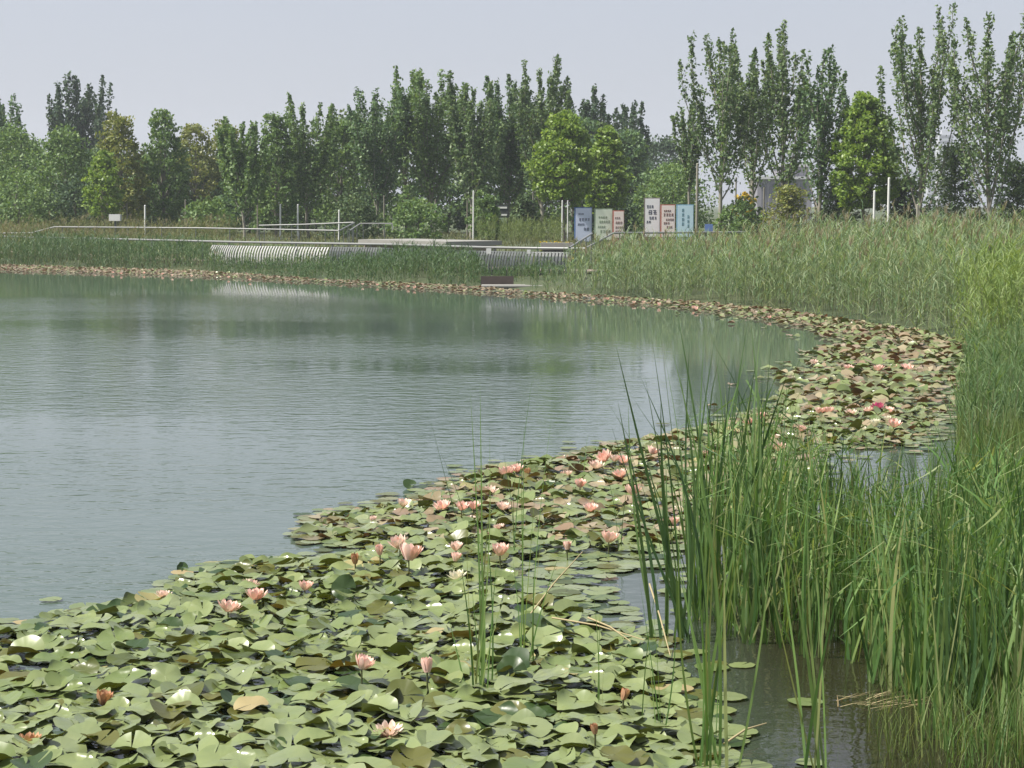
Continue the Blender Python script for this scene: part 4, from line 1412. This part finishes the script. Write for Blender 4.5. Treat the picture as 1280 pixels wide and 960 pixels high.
# far pads: coarser shapes
NF = len(far)
strayf = scatter((-27, 26), (12, 70), .2)
strayf = strayf[~inside(strayf, LILY) & inside(strayf, SH) & view_mask(strayf)]
sdf = dist_poly(strayf, LILY)
lane = .5 + .5 * np.sin(strayf[:, 1] * 1.1 + 1.5 * np.sin(strayf[:, 0] * 1.1))
strayf = strayf[(rl.uniform(0, 1, len(strayf)) < .6 * np.exp(-sdf / .35) * lane) & (sdf < 1.1)]
far = np.concatenate([far, strayf])
ed = np.where(inside(far, LILY), dist_poly(far, LILY), 0)
NF = len(far)
calmf = np.clip(ed / .8, .05, 1)
kp = rl.uniform(0, 1, NF) < np.where(calmf < .5, .7, .95)
far, calmf = far[kp], calmf[kp]
NF = len(far)
fshapes = [pad_shape(rl, 12, (.03, .6, 1.0), k) for k in ('wavy', 'curl', 'curl', 'fold', 'flat')]
fr = rl.uniform(.07, .12, NF) * np.interp(far[:, 1], [35, 55], [1.0, .68])
flt = calmf * np.interp(far[:, 1], [35, 55], [1.0, .75])
fm = rot_mats(rl.uniform(0, 2 * PI, NF), rl.normal(.04, .2, NF) * flt, rl.normal(0, .2, NF) * flt)
fz = .02 + rl.uniform(0, .09, NF) * calmf + fr * .2 * calmf
fk = rl.integers(0, 5, NF)
# reddish along the far bank, mottled in the corner, greener close by
tanp = np.interp(far[:, 1], [28, 40, 50, 60], [.05, .16, .45, .66])
u = rl.uniform(0, 1, NF)
fmat = np.where(u < tanp, 0, np.where(u < tanp + (1 - tanp) * .55, 1, 2))
g = Geo()
for i in range(NF):
    V, Q = fshapes[fk[i]]
    g.add((V * fr[i]) @ fm[i].T + np.array([far[i, 0], far[i, 1], fz[i]]), Q, int(fmat[i]))
tag(link('lily_pads', g.mesh('lily_pads', [M['pad_tan'], M['pad_mix'], M['pad']], True)), 'reddish and mottled lily pads of the far bed and bank strip', 'lily pads', kind='stuff')

# single pads and leaves worth pointing out
def lone_pad(px, py, R, mat, lab, tilt=(0, 0), kind='flat', z=.008, yaw=0.0):
    p = U(px, py, z)
    V, Q = pad_shape(np.random.default_rng(int(px)), kind=kind)
    V = (V * R) @ rot_mats(np.array([yaw]), np.array([tilt[0]]), np.array([tilt[1]]))[0].T
    tag(link('lily_pad', Geo().add(V, Q).mesh('lily_pad', M[mat], True), None, (p[0], p[1], p[2])), lab, 'lily pad', 'pads floating in the dark water by the cattails')


lone_pad(928, 831, .075, 'pad', 'green lily pad floating alone on dark water between the cattail bunches', yaw=1)
lone_pad(895, 829, .065, 'pad_olive', 'olive lily pad at the foot of the left cattail bunch', yaw=2)
lone_pad(917, 926, .075, 'pad', 'green lily pad beside the twig in the bottom water', yaw=3)
lone_pad(905, 938, .06, 'pad_yellow', 'tan lily pad below the green one beside the twig', yaw=4)
lone_pad(842, 860, .10, 'pad_yellow', 'tan dead lily pad at the right border of the near bed', yaw=4, z=.03)
lone_pad(430, 735, .085, 'pad_dark', 'dark round pad standing on edge near the small inlet', (1.15, .1), 'wavy', .10)
lone_pad(640, 838, .085, 'pad_dark', 'dark upturned pad right of the thin foreground blades', (1.0, .1), 'wavy', .09)
lone_pad(512, 605, .06, 'pad_dark', 'dark curled leaf poking from open water at the outer lip', (.9, .3), 'curl', .04)
lone_pad(228, 709, .045, 'pad_dark', 'small dark curled leaf at the left lip of the bed', (.8, .3), 'curl', .03)

# ------------------------------------------------------------------ cattails and thin blades standing in the water
rc = np.random.default_rng(33)


def tuft(base_px, tips, w, mat, label, group, bend=.05, spread=.05, z=0.0, name='cattail', jit=0.0):
    """a bunch of blades that share one foot; tips are given as pixels at about the foot's distance"""
    if 'dark' in mat and w > .02:                        # fill the fan out with more blades between the given tips
        tips = list(tips) + [(t[0] + rc.uniform(-22, 22), t[1] + rc.uniform(30, 150)) for t in tips]
    b = U(*base_px)
    o = thing(name, label, 'cattail', (b[0], b[1], 0), group)
    n = len(tips)
    base = np.column_stack([rc.normal(0, spread, (n, 2)), np.full(n, -.15)])
    tp = []
    for k, t in enumerate(tips):
        q = at(t[0], b[1] + rc.normal(0, .12), t[1])
        tp.append(q - b)
    V, Q = blades(base, np.array(tp), np.asarray(rc.uniform(.75, 1.25, n) * w), rc, 9, bend)
    link('blades', Geo().add(V, Q).mesh('blades', M[mat], True), o)
    return o


tuft((600, 866), [(588, 492), (600, 478), (612, 545), (583, 640), (607, 650), (575, 700), (622, 690), (596, 640), (615, 600), (590, 735), (630, 745), (560, 770)], .010, 'cattail', 'thin upright blade bunch standing among pads in the centre foreground', 'blade bunches among the pads', .02, .03)
tuft((655, 832), [(691, 510), (655, 530), (670, 600), (680, 650), (640, 690), (668, 700), (700, 690), (652, 560)], .009, 'cattail', 'leaning thin blade bunch right of the centre foreground bunch', 'blade bunches among the pads', .02, .04)
tuft((640, 700), [(667, 462), (652, 530), (628, 560)], .008, 'cattail_dark', 'three thin dark blades behind the leaning bunch', 'blade bunches among the pads', .03, .03)
tuft((582, 660), [(518, 470), (535, 512), (548, 560)], .010, 'cattail_dark', 'dark blades leaning left over the open water', 'blade bunches among the pads', .03, .03)
tuft((566, 648), [(510, 562), (528, 590)], .008, 'cattail_dark', 'short dark blades at the outer lip leaning left', 'blade bunches among the pads', .02, .02)
tuft((745, 885), [(742, 740), (750, 760), (735, 800), (757, 815)], .007, 'cattail', 'short thin blades beside the thin tan bud', 'blade bunches among the pads', .03, .03)
tuft((818, 915), [(815, 740), (826, 700), (806, 780), (838, 790), (845, 760), (800, 730), (812, 650)], .008, 'cattail', 'olive thin stems at the right border of the near bed', 'blade bunches among the pads', .03, .04)
tuft((726, 612), [(735, 541), (729, 552), (740, 556), (718, 575)], .012, 'cattail', 'small blade tuft between the pink cup and the far lip', 'blade bunches among the pads', .05, .03)
tuft((770, 690), [(750, 560), (775, 600), (788, 585)], .008, 'cattail_dark', 'thin blades left of the tall cattails', 'blade bunches among the pads', .05, .03)

tuft((884, 962), [(838, 428), (862, 560), (850, 640), (900, 520), (915, 600), (930, 640), (870, 700), (845, 700), (905, 680), (940, 590), (957, 560), (835, 590), (890, 640), (968, 640), (880, 560), (858, 600)], .016, 'cattail', 'nearest bunch of tall cattail blades rising from the bottom edge', 'cattail bunches in the near water', .03, .05)
tuft((1022, 968), [(965, 640), (985, 690), (1010, 600), (1030, 690), (1060, 690), (1085, 660), (1000, 760), (1045, 770), (960, 720), (1020, 720)], .016, 'cattail', 'second bunch of cattail blades rising from the bottom edge', 'cattail bunches in the near water', .03, .05)
tuft((1175, 925), [(1170, 560), (1150, 600), (1195, 590), (1215, 640), (1130, 640), (1180, 660), (1205, 560), (1235, 610), (1160, 700), (1165, 530)], .018, 'cattail', 'dark green cattail bunch at the right in front of the bank', 'cattail bunches in the near water', .03, .06)
tuft((858, 800), [(770, 432), (815, 424), (830, 440), (785, 500), (800, 470), (845, 520), (805, 560), (790, 520), (772, 500), (826, 500), (850, 470)], .024, 'cattail_dark', 'tall dark blades leaning left over the pond edge', 'tall cattail bunches against the open water', .05, .10)
tuft((885, 770), [(880, 421), (893, 424), (868, 450), (900, 500), (862, 430), (912, 480), (918, 440), (846, 388), (855, 470)], .024, 'cattail_dark', 'tall dark upright blades in the middle of the pond edge bunches', 'tall cattail bunches against the open water', .03, .10)
tuft((925, 775), [(934, 405), (944, 372), (926, 470), (945, 450), (965, 420), (985, 465), (955, 500), (1000, 510), (975, 520), (1012, 415), (950, 410)], .024, 'cattail_dark', 'tall dark blades leaning right before the far lily bed', 'tall cattail bunches against the open water', .04, .10)
tuft((1165, 800), [(1158, 548), (1150, 575), (1172, 560), (1180, 600), (1140, 590)], .022, 'cattail', 'broad bladed tuft right of the small pool', 'tall cattail bunches against the open water', .04, .06)


def cattail_mesh(rng, h, n, w, mat):
    base = np.column_stack([rng.normal(0, .05, (n, 2)), np.full(n, -.15)])
    a = rng.uniform(0, 2 * PI, n)
    hh = h * rng.uniform(.5, 1.05, n)
    ln = np.abs(rng.normal(0, .22, n)) * hh
    tip = np.column_stack([np.cos(a) * ln, np.sin(a) * ln, hh])
    V, Q = blades(base, tip, rng.uniform(.7, 1.5, n) * w, rng, 6, .09)
    g = Geo().add(V, Q)
    # a few bent blades whose tips hang over
    m = max(1, n // 2)
    k = rng.choice(n, m, replace=False)
    a2 = a[k] + rng.normal(0, .5, m)
    L = rng.uniform(.2, .5, m)
    e = rng.uniform(-.7, .7, m)
    t2 = tip[k] * .8 + np.column_stack([np.cos(a2) * np.cos(e), np.sin(a2) * np.cos(e), np.sin(e)]) * L[:, None]
    V, Q = blades(tip[k] * .8, t2, np.full(m, w), rng, 3, .1)
    g.add(V, Q)
    return g.mesh('cattail', M[mat], True)


protos = {}
for hk in (1.05, 1.35, 1.7):
    protos[hk] = [cattail_mesh(rc, hk, 13, .019, m) for m in ('cattail', 'cattail', 'cattail_dark', 'cattail', 'cattail')]
stand = np.array([U(*p)[:2] for p in [(868, 730), (862, 790), (935, 812), (1030, 832), (1070, 872), (1180, 893), (1300, 925), (1330, 840), (1270, 745), (1215, 665), (1180, 700), (1080, 690), (1000, 690), (930, 690)]])
lo, hi = stand.min(0), stand.max(0)
P = scatter(lo, hi, .20)
P = P[inside(P, stand)]
rc.shuffle(P)
cnt = 0
for p in P[:165]:
    X, Y = project(np.array([p[0], p[1], 0.0]))
    if X < 965 and rc.uniform() < .32:
        continue
    hmax = np.interp(X, [840, 940, 985, 1040, 1150, 1200, 1280], [1.75, 1.65, 1.2, 1.0, 1.0, 1.25, 1.4])
    hk = min(protos, key=lambda k: abs(k - hmax))
    o = bpy.data.objects.new('cattail', protos[hk][int(rc.integers(0, 5))])
    COL.objects.link(o)
    s = hmax / hk * rc.uniform(.72, 1.06)
    o.location = (p[0], p[1], 0)
    o.rotation_euler = (0, 0, rc.uniform(0, 6.28))
    o.scale = (1, 1, s)
    tag(o, 'leafy cattail plant inside the dense stand at the right water edge', 'cattail', 'cattail plants of the dense stand')
    cnt += 1
# finer leafy undergrowth of the stand, beyond counting
low = np.array([U(*p)[:2] for p in [(872, 728), (880, 782), (1040, 815), (1085, 855), (1200, 880), (1310, 915), (1340, 830), (1275, 745), (1220, 668), (1100, 684), (1000, 688), (930, 692)]])
reed_stand('reeds', 'fine leafy reeds filling the foot of the cattail stand', low, 68, .45, .98, 'cattail', rc, 8, .018)
grass_field('grass', 'thin green sedge at the right bank foot', [tuple(U(*p)[:2]) for p in [(1140, 800), (1110, 880), (1170, 930), (1200, 985), (1350, 1010), (1400, 880), (1290, 760), (1230, 690)]], 600, .45, 1.1, 'cattail', rc, .008, 4, .16)

grass_field('grass', 'fine yellow green sedge over the shallow water in the lower right corner', [tuple(U(*p)[:2]) for p in [(1090, 868), (1075, 905), (1110, 960), (1120, 1010), (1360, 1020), (1390, 860), (1290, 800), (1180, 850)]], 420, .4, 1.0, 'light_grass', rc, .007, 4, .2)
# dead stalks and litter
def stalks(label, pairs, name='dead_stalk'):
    for k, ((ax, ay), (bx, by), z0, z1) in enumerate(pairs):
        a, b = U(ax, ay, z0), U(bx, by, z1)
        o = tag(link(name, None, None, a), label[k], 'dead stalk', 'dead straw stalks lying on the pads')
        g = Geo()
        mid = (b - a) / 2 + [0, 0, .02]
        g.tube([(0, 0, 0), mid, b - a], [.006, .005, .003], 6)
        link('stem', g.mesh('stem', M['straw'], True), o)


stalks(['long straw stalk lying over pads left of the small pool', 'shorter straw stalk crossing the long one', 'pale straw stalk propped up behind the leaning blades', 'pale dead stalk leaning by the right border of the near bed',
        'white twig in the bottom water'],
       [((690, 772), (805, 800), .10, .05), ((735, 772), (790, 803), .12, .04), ((655, 778), (728, 690), .06, .30), ((812, 730), (838, 820), .25, .03), ((905, 930), (958, 904), .02, .06)])
g = Geo()
n = 36
c = np.array([U(rc.uniform(1045, 1140), rc.uniform(868, 888), .01) for _ in range(n)])
a = rc.normal(.25, .5, n)
L = rc.uniform(.08, .3, n)
V, Q = blades(c, c + np.column_stack([np.cos(a) * L, np.sin(a) * L, rc.uniform(0, .03, n)]), np.full(n, .008), rc, 2, .05)
g.add(V, Q)
tag(link('straw_litter', g.mesh('straw_litter', M['straw'])), 'drifted dead straw on the dark water by the cattails', 'straw', kind='stuff')

# ------------------------------------------------------------------ haze, sky, sun, camera
HZ = globals().get('HAZE', .00038)
g = Geo().box(-760, 760, -110, 1560, -2.2, 62)
m, nt, out = new_mat('thin_haze')
pv = nt.nodes.new('ShaderNodeVolumePrincipled')
pv.inputs['Color'].default_value = (.86, .90, 1.0, 1)
pv.inputs['Density'].default_value = HZ
pv.inputs['Anisotropy'].default_value = .2
nt.links.new(pv.outputs[0], out.inputs['Volume'])
tag(link('haze', g.mesh('haze', m)), 'thin summer haze over the pond and trees', 'haze', kind='stuff')

SUN_EL, SUN_AZ = math.radians(55), math.radians(-108)       # azimuth from +Y, clockwise: the sun stands high on the left
w = bpy.data.worlds.new('World')
SC.world = w
w.use_nodes = True
nt = w.node_tree
bg = nt.nodes['Background']
sky = nt.nodes.new('ShaderNodeTexSky')
sky.sky_type = 'NISHITA'
sky.sun_disc = False
sky.sun_elevation = SUN_EL
sky.sun_rotation = SUN_AZ
sky.altitude = 0
sky.air_density = 1.0
sky.dust_density = 3.0
sky.ozone_density = 3.0
# a thin even veil of summer cloud lies over the clear sky
tc = nt.nodes.new('ShaderNodeTexCoord')
mp = nt.nodes.new('ShaderNodeMapping')
mp.inputs['Scale'].default_value = (1.0, 1.0, 3.0)
nt.links.new(tc.outputs['Generated'], mp.inputs['Vector'])
cl = nt.nodes.new('ShaderNodeTexNoise')
cl.inputs['Scale'].default_value = 2.2
cl.inputs['Detail'].default_value = 4
nt.links.new(mp.outputs['Vector'], cl.inputs['Vector'])
veil = ramp(nt, [(1.82, 1.89, 2.20), (2.06, 2.11, 2.38)], cl.outputs['Fac'])
vm = nt.nodes.new('ShaderNodeMixRGB')
vm.inputs['Fac'].default_value = .85
nt.links.new(sky.outputs[0], vm.inputs['Color1'])
nt.links.new(veil, vm.inputs['Color2'])
nt.links.new(vm.outputs['Color'], bg.inputs['Color'])
bg.inputs['Strength'].default_value = .14
sd = bpy.data.lights.new('sun', 'SUN')
sd.energy = 4.2
sd.angle = math.radians(3.0)
sd.color = (1.0, .95, .86)
so = bpy.data.objects.new('sun', sd)
COL.objects.link(so)
dirv = Vector((math.sin(SUN_AZ) * math.cos(SUN_EL), math.cos(SUN_AZ) * math.cos(SUN_EL), math.sin(SUN_EL)))
so.rotation_euler = dirv.to_track_quat('Z', 'Y').to_euler()
so.location = (-40, 40, 60)

cd = bpy.data.cameras.new('camera')
cd.sensor_width = 36
cd.lens = 36 * F / 1280
cd.clip_start = .1
cd.clip_end = 5000
co = bpy.data.objects.new('camera', cd)
COL.objects.link(co)
co.location = (0, 0, H_CAM)
co.rotation_euler = (PI / 2 - PITCH, 0, 0)
SC.camera = co

vs = SC.view_settings
vs.view_transform = 'Standard'
vs.look = 'None'
vs.gamma = 1
vs.use_curve_mapping = False
vs.exposure = .95
cy = SC.cycles
cy.max_bounces = 6
cy.diffuse_bounces = 3
cy.glossy_bounces = 3
cy.transmission_bounces = 3
cy.volume_bounces = 1
cy.transparent_max_bounces = 6
cy.use_denoising = True
cy.caustics_reflective = False
cy.caustics_refractive = False
SC.render.film_transparent = False
